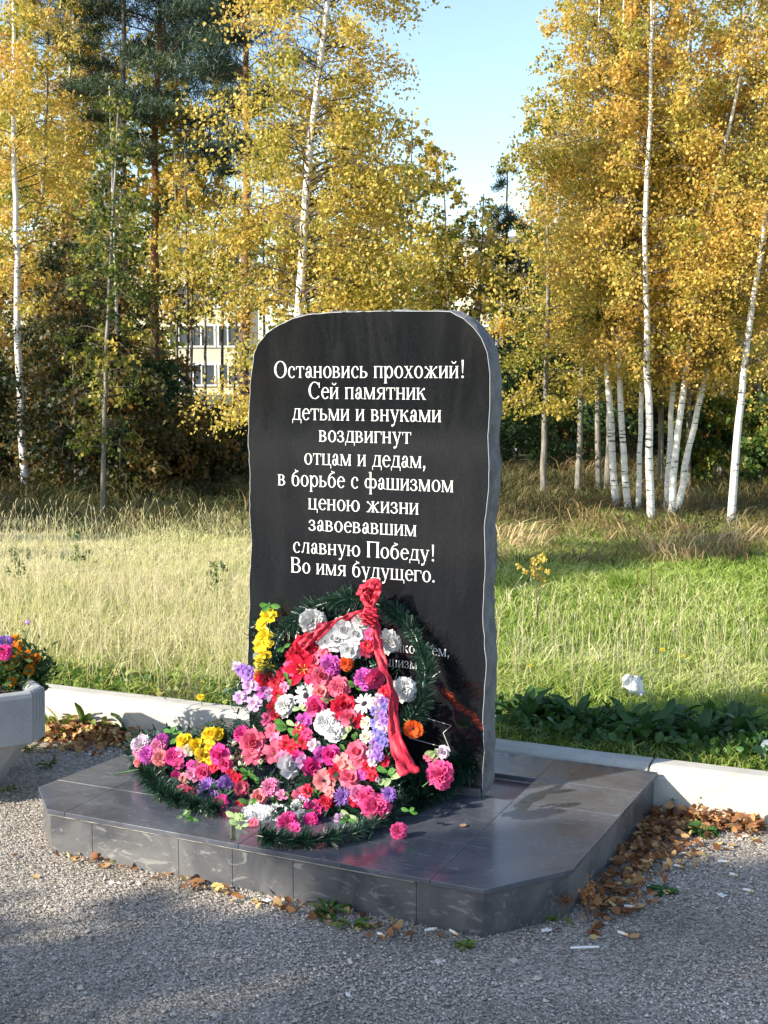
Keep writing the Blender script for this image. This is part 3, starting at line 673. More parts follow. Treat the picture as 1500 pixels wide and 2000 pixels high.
def ribbon_strip(name, pts, wd, parent, mat, tw=None):
    """a cloth band: pts centre line (world), width, twist angle per point"""
    base = np.array(parent.location); pts = np.asarray(pts, float); k = len(pts); tt = np.linspace(0, 1, 34); src = np.linspace(0, 1, k)
    P = np.stack([np.interp(tt, src, pts[:, c]) for c in range(3)], -1)
    for _ in range(3): P[1:-1] = (P[:-2]+2*P[1:-1]+P[2:])/4
    W_ = np.interp(tt, src, np.broadcast_to(wd, (k,))); A = np.interp(tt, src, tw if tw is not None else np.zeros(k))
    T = np.gradient(P, axis=0); T /= np.linalg.norm(T, axis=1)[:, None]
    S = np.cross(T, np.array([0.1, -1, .3])); S /= np.linalg.norm(S, axis=1)[:, None]; N = np.cross(S, T)
    V = []; nu = 7
    for i in range(len(P)):
        d = S[i]*math.cos(A[i])+N[i]*math.sin(A[i]); e = np.cross(T[i], d)
        for j in np.linspace(-1, 1, nu):
            V.append(P[i]+d*j*W_[i]*.5+e*(.007*math.sin(j*5+i*.9)+.005*math.sin(i*1.7)+.004*math.sin(j*9-i*.6))-base)
    Fs = np.array([(i*nu+j, i*nu+j+1, (i+1)*nu+j+1, (i+1)*nu+j) for i in range(len(P)-1) for j in range(nu-1)])
    o = mobj(name, npmesh(name, np.array(V), Fs, [mat], smooth=True), parent)
    s = o.modifiers.new('thick', 'SOLIDIFY'); s.thickness = .0012; return o

def c1(x, y): return 400+x/2.727, 1100+y/2.727
def c2(x, y): return 200+x/3.75, 1350+y/3.75
# --- the ring wreath leaning on the stone
wc = dp(672, 1322, face_depth(672, 1322)-.15)
ring = empty('ring_wreath', wc, 0, 'round dark green tinsel wreath with red bow leaning on the black memorial stone', 'wreath')
lean = R(24); vv = E2*math.sin(lean)+np.array([0, 0, math.cos(lean)])
an = np.linspace(0, 2*math.pi, 60); rr = .288
path = wc+np.outer(np.cos(an), E1)*rr*1.08+np.outer(np.sin(an), vv)*rr+RS.normal(size=(60, 3))*.003; path[-1] = path[0]
garland('tinsel_garland', path, .034, 9500, ring)
for zx, zy, r_, c_ in ((572,312,66,'G'),(975,415,66,'G'),(1060,675,60,'G'),(835,305,52,'G')): flower('carnation', *c1(zx, zy), r_/2.727, c_, ring)
kn_ = [(722,1150),(724,1185),(722,1215)]
def rp(px, py, off): return dp(px, py, face_depth(px, py)-np.interp(py, *OFFY)-off)
ribbon_strip('ribbon_tail', [rp(724,1190,.04), rp(738,1235,.05), rp(738,1270,.05), rp(752,1310,.06), rp(768,1345,.07), rp(768,1400,.08), rp(772,1450,.10), rp(790,1490,.11), rp(800,1512,.12)],
             [.03,.035,.034,.030,.028,.040,.046,.066,.070], ring, M['red_cloth'], [0,.5,-.3,.6,1.0,.3,-.3,.4,.2])
ribbon_strip('ribbon_tail', [rp(722,1200,.02), rp(700,1200,.02), rp(660,1215,.03), rp(620,1240,.04), rp(585,1262,.05)], [.03,.03,.03,.035,.035], ring, M['red_cloth'], [0,.2,.5,.2,0])
ribbon_strip('bow_loop', [rp(726,1190,.05), rp(710,1165,.07), rp(704,1150,.08), rp(718,1143,.09), rp(728,1160,.07), rp(724,1188,.05)], [.018,.040,.046,.046,.036,.018], ring, M['red_cloth'], [0,.8,1.0,1.2,.6,0])
ribbon_strip('bow_loop', [rp(724,1186,.06), rp(736,1160,.08), rp(735,1138,.09), rp(722,1142,.09), rp(718,1165,.08), rp(724,1186,.05)], [.016,.034,.040,.038,.036,.018], ring, M['red_cloth'], [0,.5,.3,-.3,.4,0])
ribbon_strip('bow_tail', [rp(722,1176,.07), rp(724,1200,.09), rp(720,1222,.09)], [.028,.062,.046], ring, M['red_cloth'], [0,.25,.1])
# --- central heap
heap = empty('flower_bouquet', gp(640, 1500, PH), 0, 'large heap of mixed red, pink and white artificial flowers before the lettering', 'bouquet')
HEAP = '''700 400 55 W rose;745 355 62 W rose;805 375 48 W rose;690 405 52 W rose;650 415 45 W rose;775 460 52 W rose;625 362 48 D carnation;540 440 58 R rose;500 490 55 R rose;590 445 45 R azalea;640 480 36 C azalea;600 400 38 R rose
530 570 85 R lily;670 545 60 M carnation;755 535 38 O carnation;880 380 38 K azalea;870 440 40 R azalea;860 475 36 D azalea;850 615 60 M carnation;905 612 52 K carnation;620 600 50 C rose;570 625 38 K azalea;715 660 60 C carnation;470 500 40 R azalea;455 560 40 K azalea;420 590 40 R azalea;580 520 40 C azalea
540 705 68 W daisy;620 690 46 F rose;600 765 60 K rose;430 760 60 G carnation;330 620 48 R carnation;300 610 36 O carnation;425 660 30 P azalea;390 700 38 R azalea;380 640 38 R azalea;340 830 36 K azalea;385 815 36 R azalea;360 770 34 R azalea
850 750 66 W daisy;745 765 62 R rose;775 825 58 C rose;740 795 42 K carnation;830 840 40 R azalea;650 850 72 W carnation;690 900 55 W carnation;530 840 46 M azalea;510 895 36 R azalea;545 910 36 K azalea;525 962 38 R azalea;440 965 42 R azalea;470 990 34 R azalea
365 895 50 C azalea;260 955 62 C rose;255 1020 55 C azalea;370 1010 58 C azalea;385 945 42 P azalea;200 910 46 H carnation;445 1080 64 W rose;572 1080 52 H rose;620 1020 46 M rose;670 1020 50 H rose;520 1055 36 L azalea;580 970 36 S azalea;430 1030 36 P azalea;495 1025 34 H azalea
815 1010 55 C rose;735 1070 52 F azalea;775 1150 58 C rose;830 1060 42 C azalea;950 1060 42 R azalea;870 1085 40 R azalea;700 1110 40 R azalea;845 1122 32 M azalea;635 1160 58 F poppy;890 1130 34 R azalea;860 850 38 I azalea;862 925 36 I azalea;925 1160 26 S bud;960 690 34 R azalea;990 660 32 R azalea;985 720 28 R azalea
190 720 44 L azalea;240 655 46 L azalea;265 745 46 L azalea;322 680 46 M azalea;352 695 36 L azalea;225 625 32 L azalea;300 650 34 L azalea'''
for it in HEAP.replace('\n', ';').split(';'):
    a = it.split(); flower(a[4], *c1(float(a[0]), float(a[1])), float(a[2])/2.727, a[3], heap)
for zx, zy, r_ in ((195,965,26),(160,950,22),(145,1045,26),(165,1100,24),(222,1065,24),(185,1075,24),(300,1060,24),(205,1030,20),(235,990,20)): flower('bud', *c1(zx, zy), r_/2.727, 'I', heap)
for zx, zy, r_, c_ in ((440,625,26,'E'),(400,735,26,'E'),(800,655,30,'E'),(815,1095,30,'A'),(975,1115,46,'E'),(990,1150,40,'A'),(800,945,26,'E'),(510,775,36,'A'),(490,940,24,'E'),(745,1000,26,'E'),(660,730,30,'A'),(440,880,46,'E'),(480,865,36,'A'),(710,745,30,'E'),(760,905,26,'A'),(230,1120,32,'E'),(560,640,24,'E'),(420,450,24,'E')):
    flower('leaf', *c1(zx, zy), r_/2.727, c_, heap)
# --- sprays
ys = empty('yellow_flower_spray', surf(*c1(320, 560)), 0, 'upright spray of yellow artificial blossoms at the left edge of the stone', 'flower spray')
for zx, zy, r_ in ((338,285,46),(310,325,40),(325,385,46),(300,440,42),(322,480,44),(300,525,38),(330,560,42),(300,585,34),(300,400,34),(345,430,30)): flower('azalea', *c1(zx, zy), r_/2.727, 'Y', ys)
st_ = Tubes(); b_ = np.array(ys.location)
st_.add([surf(*c1(345, y), back=.01)-b_ for y in (210, 300, 420, 560)], .003, 5); mobj('stem', st_.mesh('stem', [M['stem_green']]), ys)
flower('leaf', *c1(347, 225), 14, 'E', ys)
vs_ = empty('violet_flower_spray', surf(*c1(200, 600)), 0, 'pale violet flower spray sticking out to the left below the yellow spray', 'flower spray')
for zx, zy, r_ in ((240,600,28),(215,585,30),(190,570,28),(170,550,24),(160,535,18),(225,565,24),(205,555,22),(245,575,24)): flower('azalea', *c1(zx, zy), r_/2.727, 'V' if zy > 552 else 'S', vs_)
bs = empty('blue_flower_spray', surf(*c1(930, 850)), 0, 'hanging blue and lilac hyacinth spray beside the red ribbon', 'flower spray')
for zx, zy in ((925,715),(950,735),(915,750),(960,765),(930,785),(905,790),(950,810),(925,825),(955,845),(905,850),(935,865),(960,885),(915,895),(945,915),(900,920),(930,940),(955,955),(905,955),(925,980),(890,985),(915,1010),(885,1015),(900,1040),(930,1030),(895,1060)):
    flower('azalea', *c1(zx, zy), 9.5, random.choice('BBVS'), bs, back=-.03)
# --- left heap
lh = empty('left_flower_wreath', gp(380, 1560, PH), 0, 'low wreath of pink, yellow and violet artificial flowers at the left end', 'wreath')
LEFT = '''290 395 72 S carnation;340 475 72 M carnation;410 405 62 P carnation;440 360 50 M carnation;430 490 58 F carnation;520 480 58 H carnation;575 455 48 P azalea;270 440 50 P carnation;250 400 48 S carnation;600 370 65 Y rose;690 392 52 Y rose;795 325 62 Y rose;840 315 44 Y rose;790 400 46 Y azalea;730 465 52 Y rose;790 510 36 Y azalea;640 430 44 I azalea
860 460 68 H rose;900 530 52 K rose;740 590 60 K rose;660 615 56 P azalea;700 540 46 P azalea;265 520 38 F carnation;820 560 44 R azalea;560 530 42 K azalea;770 700 72 V aster;905 680 68 V carnation;1020 710 60 D poppy;990 640 42 R azalea;870 820 56 H carnation;540 620 42 H carnation;600 640 42 F azalea;650 540 36 H azalea;940 600 40 R azalea;1010 820 32 R azalea;830 770 40 V azalea;700 760 34 V azalea'''
for it in LEFT.replace('\n', ';').split(';'):
    a = it.split(); flower(a[4], *c2(float(a[0]), float(a[1])), float(a[2])/3.75, a[3], lh)
for zx, zy, r_, c_ in ((510,300,44,'E'),(540,340,40,'E'),(590,905,40,'A'),(660,930,40,'E'),(470,780,46,'A'),(1065,620,30,'E'),(1110,640,30,'E'),(1000,930,44,'A'),(1020,990,36,'A'),(1070,830,36,'A')): flower('leaf', *c2(zx, zy), r_/3.75, c_, lh)
cr = flower('carnation', *c2(590, 782), 24, 'D', lh, 'dark wine red carnation with frilled petals')
def gpath(pts, z): return [gp(x, y, PH+z) for x, y in pts]
garland('tinsel_garland', gpath(((275,1480),(288,1510),(312,1545),(345,1562),(395,1576),(425,1583)), .024), .034, 4800, lh)
# --- front low wreath
fw = empty('front_flower_wreath', gp(620, 1610, PH), 0, 'low green tinsel wreath with pink carnations and small white blossom nearest the camera', 'wreath')
FRONT = '''910 1300 78 K carnation;860 1245 50 K carnation;820 1232 46 P rose;980 1230 46 V aster;735 1242 46 V aster;350 1195 52 P carnation;290 1245 46 F rose;410 1240 34 P azalea;505 1237 46 C azalea;525 1265 38 L azalea;645 1268 44 R aster;665 1220 32 F azalea;440 1380 54 H carnation;580 1320 54 H carnation;565 1368 42 H carnation;480 1412 30 H azalea;500 1310 46 W carnation;505 1350 40 W carnation;615 1300 40 K azalea;720 1360 36 L azalea;260 1385 28 C azalea;545 1215 34 R azalea;800 1265 34 R azalea'''
for it in FRONT.split(';'):
    a = it.split(); flower(a[4], *c1(float(a[0]), float(a[1])), float(a[2])/2.727, a[3], fw, back=-.02)
for k in range(46):
    t = k/45; flower('azalea', *c1(225+200*t+random.uniform(-14, 14), 1345-20*math.sin(t*3)+random.uniform(-32, 32)), 8.0, 'W', fw, back=-.03, name='white_floret')
for zx, zy, r_, c_ in ((175,1350,40,'A'),(180,1390,40,'A'),(235,1280,34,'E'),(460,1265,34,'E'),(590,1230,30,'E'),(760,1365,34,'E'),(770,1340,30,'A'),(380,1260,28,'E'),(800,1440,24,'E'),(1090,1320,30,'E')): flower('leaf', *c1(zx, zy), r_/2.727, c_, fw)
garland('tinsel_garland', gpath(((505,1632),(540,1641),(600,1642),(650,1638),(700,1625),(745,1600),(785,1572)), .022), .030, 5000, fw)
# --- right greenery
rg = empty('pine_garland', gp(850, 1540, PH), 0, 'dark green tinsel garland lying at the right foot of the stone', 'garland')
garland('tinsel_garland', [dp(940,1490,4.50), dp(905,1500,4.46), dp(870,1530,4.42), dp(830,1555,4.36), dp(790,1580,4.28)], .042, 7000, rg)
garland('tinsel_garland', [dp(935,1465,4.52), dp(905,1480,4.48), dp(870,1510,4.45), dp(820,1530,4.38), dp(780,1540,4.33)], .040, 6000, rg)
for zx, zy, r_, c_, k_ in ((1225,1005,32,'A','leaf'),(1240,1030,30,'A','leaf'),(1270,1005,34,'S','rose'),(1190,1030,28,'C','azalea')): flower(k_, *c1(zx, zy), r_/2.727, c_, rg, back=-.05)
for nm, zx, zy, r_, c_, kd_, lb in (('carnation',1255,1125,70,'K','carnation','frilled deep pink carnation on a stem at the stone\'s right foot'),
                              ('carnation',1110,880,46,'O','poppy','single bright orange red flower beside the engraved pennant'),
                              ('carnation',1032,1415,46,'K','carnation','loose crimson carnation lying alone on the bare granite')):
    px, py = c1(zx, zy)
    if zy > 1400: pos = gp(px, py+4, PH+.022)
    else: pos = surf(px, py, back=-.04)
    t = empty('loose_carnation', pos, 0, lb, 'flower')
    flower(kd_, px, py, r_/2.727, c_, t, pos=pos, name='blossom'); fillers.pop(t.name, None)
    s_ = Tubes(); b_ = np.array(t.location)
    e_ = {1125: (1160,1190), 880: (1060,830), 1415: (1090,1440)}[zy]
    q = surf(*c1(*e_), r=.006) if zy > 1200 else surf(*c1(*e_), back=.02)
    s_.add([np.zeros(3)+np.array([0, .01, -.002]), (q-b_)*.5+np.array([0, .01, 0]), q-b_], .0022, 5); mobj('stem', s_.mesh('stem', [M['stem_green']]), t)
# loose stems and a bent twig
for nm, a_, b_2, c_, lb, m_, r_ in (('cut_stalk', gp(222,1513,PH+.006), gp(245,1508,PH+.010), gp(285,1500,PH+.03), 'thin bare green stem lying on the granite left of the flowers', 'stem_green', .003),
        ('twig', gp(452,1640,PH+.005), dp(452,1600,4.19), dp(434,1562,4.27), 'thin brown bent twig standing between the two low wreaths', 'twig', .0028),
        ('cut_stalk', gp(720,1640,PH+.004), gp(728,1618,PH+.012), gp(733,1605,PH+.03), 'short dark green stem poking out below the big pink carnation', 'stem_green', .003)):
    s_ = Tubes(); s_.add([np.zeros(3), b_2-a_, c_-a_], r_, 5); o = mobj(nm, s_.mesh(nm, [M[m_]]), None, a_); tag(o, lb, 'stem' if 'stalk' in nm else 'twig')
# dark filling under the flowers of each arrangement
for th in (heap, lh, fw, ys):
    L_ = fillers.get(th.name, []); base = np.array(th.location); per = 130 if th is not ys else 30
    C = np.concatenate([np.repeat(p[None], per, 0)+RS.normal(size=(per, 3))*np.array([r*.9, .02, r*.8])+np.array([0, .05+r*.7, -.02]) for p, r in L_])
    C[:, 2] = np.maximum(C[:, 2], PH+.006)
    sxp = 750+F*C[:, 0]/C[:, 1]; syp = 730+F*(CAMH-C[:, 2])/C[:, 1]; C = C[~((sxp > 535) & (sxp < 612) & (syp < 1266))]   # nothing grows before the second inscription
    V, Fq, ti = needles(C, RS.normal(size=C.shape)+np.array([0, -.3, .4]), .03, .005)
    n1 = len(V); sel = C[::6]; V2, F2 = quads(sel, .035, .6)
    mobj('green_filling', npmesh('green_filling', np.concatenate([V, V2])-base, np.concatenate([Fq, F2+n1]), [M['tinsel']], tint=np.concatenate([ti, RS.rand(len(sel))])), th)
# ------------------------------------------------------------------ planter
pe = np.array([.860, .510]); pb = np.array([-.510, .860]); pc = gp(75, 1354, .40)[:2]-.30*pe+.30*pb
pl = empty('concrete_planter', (pc[0], pc[1], 0), math.atan2(pe[1], pe[0]), 'square grey concrete planter with fluted corners at the left edge', 'planter'); pl.scale = (1.12, 1.12, 1.04)
def fluted(h, c, flute=0.0):   # square outline half side h, chamfer c with flutes
    out = []
    for q in range(4):
        a = math.pi/2*q; ca, sa = math.cos(a), math.sin(a)
        A = np.array([h, -h+c] if True else 0); pts = []
        s, e = np.array([h, h-c]), np.array([h-c, h])
        n = 17
        for k in range(n):
            t = k/(n-1); p = s+(e-s)*t
            d = flute*(.5-.5*math.cos(t*2*math.pi*4)); pts.append(p-np.array([.7071, .7071])*d)
        for p in pts: out.append((p[0]*ca-p[1]*sa, p[0]*sa+p[1]*ca))
    return out
def loft(mb, secs, close_top=False, close_bot=True):
    n = len(secs[0][0]); V = [(x, y, z) for s, z in secs for x, y in s]
    f = [(r*n+k, r*n+(k+1) % n, (r+1)*n+(k+1) % n, (r+1)*n+k) for r in range(len(secs)-1) for k in range(n)]
    if close_bot: f.append(list(range(n))[::-1])
    if close_top: f.append(list(range((len(secs)-1)*n, len(secs)*n)))
    mb.add(V, f)
mb = MB()
loft(mb, [(fluted(.165, .04), .0), (fluted(.20, .05), .09), (fluted(.258, .06), .195), (fluted(.262, .06), .200)]); mb.obj('foot', [M['planter_concrete']], pl, bevel=.004)
mb = MB()
loft(mb, [(fluted(.285, .06, .0), .197), (fluted(.297, .062, .010), .206), (fluted(.300, .062, .012), .380), (fluted(.296, .060, .004), .396), (fluted(.285, .055, 0), .402),
          (fluted(.262, .05, 0), .399), (fluted(.250, .05, 0), .385), (fluted(.245, .05, 0), .335)], close_top=True)
mb.obj('bowl', [M['planter_concrete']], pl, bevel=.002)
nx_ = 16; gx = np.linspace(-.246, .246, nx_); GX, GY = np.meshgrid(gx, gx)
GZ = .358+RS.normal(size=GX.shape)*.004+.01*np.sin(GX*20)*np.sin(GY*17)
i = np.arange(nx_-1)[:, None]*nx_+np.arange(nx_-1)[None, :]
mobj('soil', npmesh('soil', np.stack([GX, GY, GZ], -1).reshape(-1, 3), np.stack([i, i+1, i+nx_+1, i+nx_], -1).reshape(-1, 4), [M['soil']], smooth=True), pl)
# marigold plants, aster, cosmos
def plant_in_pot(label, cat, name, blooms, col, kind, nl=500, D0=5.1, base=(20, 1345), leafR=.07):
    b = gp(base[0], base[1], .36); b[2] = .362
    t = empty(name, b, 0, label, cat); s_ = Tubes(); bb = []
    for px, py, r, dD in blooms:
        p = dp(px, py, D0+dD); bb.append(p)
        flower(kind, px, py, r, col, t, pos=p, name='blossom', face=(0, -.8, .7)); s_.add([np.zeros(3), (p-b)*.5+np.array([0, .01, .02]), p-b-np.array([0, -.005, .01])], .0028, 5)
    fillers.pop(t.name, None)
    mobj('stem', s_.mesh('stem', [M['stem_green']]), t)
    if nl:
        C = np.concatenate([p+RS.normal(size=(nl//len(bb), 3))*np.array([leafR*.55, leafR*.5, leafR*.5])-np.array([0, -.02, .05]) for p in bb]); C[:, 2] = np.maximum(C[:, 2], .37)
        V, Fq = quads(C-b, .034, .45); mobj('foliage', npmesh('foliage', V, Fq, [M['green_leaf']], tint=RS.rand(len(C))*.7), t)
    return t
plant_in_pot('orange marigold plant with many round heads in the concrete planter', 'marigold', 'marigold_plant', [(28,1250,13,.1),(33,1264,13,.05),(33,1286,12,0),(22,1298,11,-.03),(6,1293,12,0),(54,1280,11,.03),(66,1287,12,.03),(72,1290,10,.1),(57,1308,10,0),(44,1298,9,.05),(23,1330,9,-.05),(-10,1270,13,.05),(-25,1290,12,0)], 'N', 'carnation', 1500)
plant_in_pot('single purple aster head above the orange marigolds in the planter', 'aster', 'purple_aster', [(10,1254,13,-.06)], 'V', 'carnation', 60)
plant_in_pot('single pink aster head among the orange marigolds in the planter', 'aster', 'pink_aster', [(9,1274,14,-.10)], 'H', 'carnation', 60)
t = plant_in_pot('pale pink cup-shaped flower on a tall thin stem rising over the planter', 'flower', 'pink_cosmos', [(57,1221,9,.25)], 'L', 'bud', 0)
# ------------------------------------------------------------------ gravel stones (past counting)
def stones(name, n, zone, smin, smax):
    # zone(n) -> xy
    xy = zone(n); s = smin+(smax-smin)*RS.rand(len(xy))**2.2; m = len(xy)
    O = np.array([(1,0,-.45),(-1,0,-.45),(0,1,-.45),(0,-1,-.45),(0,0,1)], float)
    J = O[None]+RS.normal(size=(m, 5, 3))*.26; J[:, :, 2] *= .62
    a = RS.rand(m)*6.28; ca, sa = np.cos(a)[:, None], np.sin(a)[:, None]
    X = J[:, :, 0]*ca-J[:, :, 1]*sa; Y = J[:, :, 0]*sa+J[:, :, 1]*ca; J = np.stack([X, Y, J[:, :, 2]], -1)*s[:, None, None]*.5
    J[:, :, 0] += xy[:, 0][:, None]; J[:, :, 1] += xy[:, 1][:, None]; J[:, :, 2] += (s*.12)[:, None]
    T = np.array([(0,2,4),(2,1,4),(1,3,4),(3,0,4)])      # the buried lower faces are left out
    Fq = (np.arange(m)[:, None, None]*5+T[None]).reshape(-1, 3)
    tint = np.repeat(np.clip(RS.normal(.45, .22, m)+.5*(vnoise(xy[:, 0]+30, xy[:, 1]+30, 2.2, 61)-.5)+.35*(vnoise(xy[:, 0]+30, xy[:, 1]+30, 7, 62)-.5), 0, 1), 4)
    return tag(mobj(name, npmesh(name, J.reshape(-1, 3), Fq, [M['stone']], tint=tint)), kind='stuff')
polyw = [PO+ku*p[0]+kn*p[1] for p in poly]
def inside(xy, P):
    r = np.ones(len(xy), bool)
    for i in range(len(P)):
        a, b = P[i], P[(i+1) % len(P)]; r &= ((b[0]-a[0])*(xy[:, 1]-a[1])-(b[1]-a[1])*(xy[:, 0]-a[0])) > -.0
    return r
def gz(n):
    y = 2.75+RS.rand(n)**1.35*4.0; x = (RS.rand(n)*2-1)*(.345*y+.05); xy = np.stack([x, y], -1)
    d = (xy-K0[:2]) @ kn; xy = xy[d < -.16]; return xy[~inside(xy, polyw)]
stones('gravel', 125000, gz, .003, .0105)
stones('pebbles', 900, gz, .011, .026)
# ------------------------------------------------------------------ fallen leaves
def leaf_litter(name, C, size, tl=0, th=1):
    n = len(C); V, Fq = leaf6(C, size)
    # fold along the midrib: split each into two triangles with lifted edges
    return tag(mobj(name, npmesh(name, V.reshape(-1, 3), Fq, [M['litter_leaf']], tint=np.tile(tl+(th-tl)*RS.rand(n), 2))), kind='stuff')
def along(pts, n, wd, z0, z1):
    P = np.array([gp(x, y, 0) for x, y in pts]); t = RS.rand(n)*(len(P)-1); k = t.astype(int); f = (t-k)[:, None]
    C = P[k]*(1-f)+P[np.minimum(k+1, len(P)-1)]*f; C[:, :2] += RS.normal(size=(n, 2))*wd; C[:, 2] = z0+(z1-z0)*RS.rand(n)**1.5; return C
def keep(C): return C[(~inside(C[:, :2], polyw)) & (((C[:, :2]-K0[:2]) @ kn) < -.165)]
leaf_litter('leaf_litter', keep(np.concatenate([along([(1345,1590),(1400,1605),(1470,1615)], 620, .055, .0, .05), along([(1300,1590),(1265,1650),(1220,1720),(1170,1780)], 560, .055, 0, .03), along([(1290,1580),(1330,1620),(1270,1700)], 260, .09, 0, .02)])), .030, 0, .85)
leaf_litter('leaf_litter', keep(np.concatenate([along([(80,1438),(130,1432),(190,1436),(260,1444)], 1300, .055, 0, .06), along([(120,1455),(200,1450),(300,1440)], 260, .10, 0, .02)])), .032, .2, 1.0)
leaf_litter('leaf_litter', keep(np.concatenate([along([(130,1672),(240,1692),(370,1722),(480,1755),(600,1775),(700,1800),(830,1825)], 110, .035, 0, .01)])), .028)
def one_leaf(px, py, z=0.004, sz=.035, lab='dry yellow brown birch leaf lying on the open gravel', grp='single leaves fallen on the gravel', tint=.6, over=None):
    p = gp(px, py, z); s = sz; a = RS.rand()*6.28
    L = [(0,-.5),(.33,-.25),(.36,.05),(.15,.38),(0,.55),(-.15,.38),(-.36,.05),(-.33,-.25)]
    V = [(0, -.1, 0.0), (0, .25, .02)]+[(x, y, .10*abs(x)*2+.04*math.sin(y*5+a)) for x, y in L]
    f = [(0, 2, 3), (0, 3, 4), (0, 4, 1), (1, 4, 5), (1, 5, 6), (1, 6, 7), (1, 7, 8), (0, 1, 8), (0, 8, 9), (0, 9, 2)]
    V = rotz(np.array(V, float)*s, a); me = npmesh('fallen_leaf', V, f, [M['litter_leaf']], tint=[tint]*len(f), smooth=True)
    me.polygons.foreach_set('use_smooth', [True]*len(f))
    return tag(mobj('fallen_leaf', me, None, p), lab, 'leaf', grp)
one_leaf(384,1722,.012,.055,'large curled brown leaf against the foot of the platform\'s front', None, .45)
one_leaf(578,1648,PH+.006,.034,'small orange leaf on the granite just under the front wreath', None, .75)
one_leaf(508,1632,PH+.006,.03,'brown leaf on the granite at the front wreath\'s left end', None, .4)
for k, (x, y) in enumerate([(1302,1742),(1252,1769),(1280,1759),(1185,1793),(1155,1750),(560,1772),(470,1752),(610,1790),(280,1688),(265,1696),(205,1690),(640,1800),(860,1825),(1440,1612),(1475,1640),(1430,1650),(1380,1672),(1330,1690),(1348,1668),(30,1670),(70,1712),(330,1705),(1090,1815),(1160,1830),(1240,1828),(905,1612)]):
    if (x, y) == (905,1612): one_leaf(x, y, PH+.005, .03, 'pale leaf lying on the dark granite right of the flowers', None, .8)
    else: one_leaf(x, y, .006, random.uniform(.022, .042), tint=random.random())
# ------------------------------------------------------------------ litter
def c5(x, y): return 850+x/2.308, 1380+y/2.308
def c6(x, y): return x*.5667, 1450+y*.5667
M['butt_paper'] = simple('butt_paper', (.78,.76,.72), .8, .08, 80)
M['butt_filter'] = simple('butt_filter', (.62,.40,.18), .8, .2, 80)
for k, (px, py, ln_) in enumerate([(*c5(1110,663),.022),(*c5(1090,717),.020),(*c5(1295,697),.030),(*c5(1340,755),.018),(*c5(1405,826),.024),(*c5(840,1020),.024),(*c5(870,900),.024),(*c5(80,1015),.028),(*c6(1310,660),.018),(*c6(1480,645),.030),(*c5(1395,585),.016)]):
    p = gp(px, py, .010); t = empty('cigarette_butt', p, random.uniform(-1, 1), 'white cigarette butt lying on the gravel', 'cigarette butt', 'cigarette butts dropped on the gravel')
    a = MB(); a.tube([(-ln_/2, 0, 0), (0, 0, .001), (ln_/2, 0, 0)], .004, 8); a.obj('paper', [M['butt_paper']], t)
    a = MB(); a.tube([(ln_/2, 0, 0), (ln_/2+.009, 0, 0)], .0041, 8); a.obj('filter', [M['butt_filter']], t)
def scrap(name, p, sz, lab, cat, mat, n=7, flat=.35):
    gx_ = np.linspace(-.5, .5, n); X, Y = np.meshgrid(gx_, gx_); Z_ = RS.normal(size=X.shape)*.12+.3*np.sin(X*6+1)*np.cos(Y*5)
    V = np.stack([X+RS.normal(size=X.shape)*.05, Y*.8+RS.normal(size=X.shape)*.05, Z_*flat+.12], -1).reshape(-1, 3)*sz
    V[:, 2] -= V[:, 2].min()
    i = np.arange(n-1)[:, None]*n+np.arange(n-1)[None, :]; Fq = np.stack([i, i+1, i+n+1, i+n], -1).reshape(-1, 4)
    o = mobj(name, npmesh(name, V, Fq, [mat]), None, p); s = o.modifiers.new('thick', 'SOLIDIFY'); s.thickness = .0008; o.rotation_euler = (0, 0, random.random()*3)
    return tag(o, lab, cat)
scrap('paper_scrap', gp(*c6(920,548), .002), .03, 'small white paper scrap at the foot of the platform front', 'paper', M['white_paper'])
scrap('paper_scrap', gp(*c5(500,1010), .002), .028, 'tiny folded white paper beside the red stalked weed', 'paper', M['white_paper'])
scrap('paper_scrap', gp(*c5(1290,855), .002), .026, 'crumpled white scrap on the gravel at the right', 'paper', M['white_paper'])
scrap('paper_scrap', gp(*c5(1045,712), .002), .03, 'white scrap beside the leaf litter at the platform\'s right side', 'paper', M['white_paper'])
wd = Tubes(); wd.add([(-.042, 0, 0), (0, .002, .001), (.042, .006, 0)], [.004, .005, .004], 4)
tag(mobj('wooden_stick', wd.mesh('wooden_stick', [M['butt_paper']]), None, gp(*c5(675,1088), .007)), 'short flat white stick lying on the gravel in front of the platform corner', 'stick')
o = scrap('paper_bag', gp(1233,1345,.17), .11, 'bright white crumpled bag lying in the grass at the right', 'bag', M['white_paper'], 6, .55)
o.location = Vector([float(v) for v in gp(1233, 1340, .20)]); o.rotation_euler = (1.0, .2, .4)
# clear bottle at the right edge, lying in the grass
bt = MB(); prof_ = [(0,.0),(.030,.002),(.032,.02),(.032,.11),(.028,.135),(.013,.165),(.013,.185)]
nn = 16; V = [(r*math.cos(6.283*k/nn), r*math.sin(6.283*k/nn), z) for r, z in prof_[1:] for k in range(nn)]
bt.add(V, [(q*nn+k, q*nn+(k+1) % nn, (q+1)*nn+(k+1) % nn, (q+1)*nn+k) for q in range(len(prof_)-2) for k in range(nn)]+[list(range(nn))[::-1]])
gm, gn, gb, gL = newmat('clear_plastic'); gb.inputs['Base Color'].default_value = (.75,.85,.95,1); gb.inputs['Roughness'].default_value = .12; gb.inputs['Transmission Weight'].default_value = .75; gb.inputs['IOR'].default_value = 1.3
bo = empty('plastic_bottle', gp(1490,1480,.15), 0, 'clear plastic bottle lying in the grass at the right edge', 'bottle')
b1 = bt.obj('body', [gm], bo, smooth=True); cpb = MB(); cpb.tube([(0,0,.183),(0,0,.2)], .015, 12); c_ = cpb.obj('cap', [M['white_frame']], bo)
bo.rotation_euler = (1.35, .1, .9); bo.location.z += .04
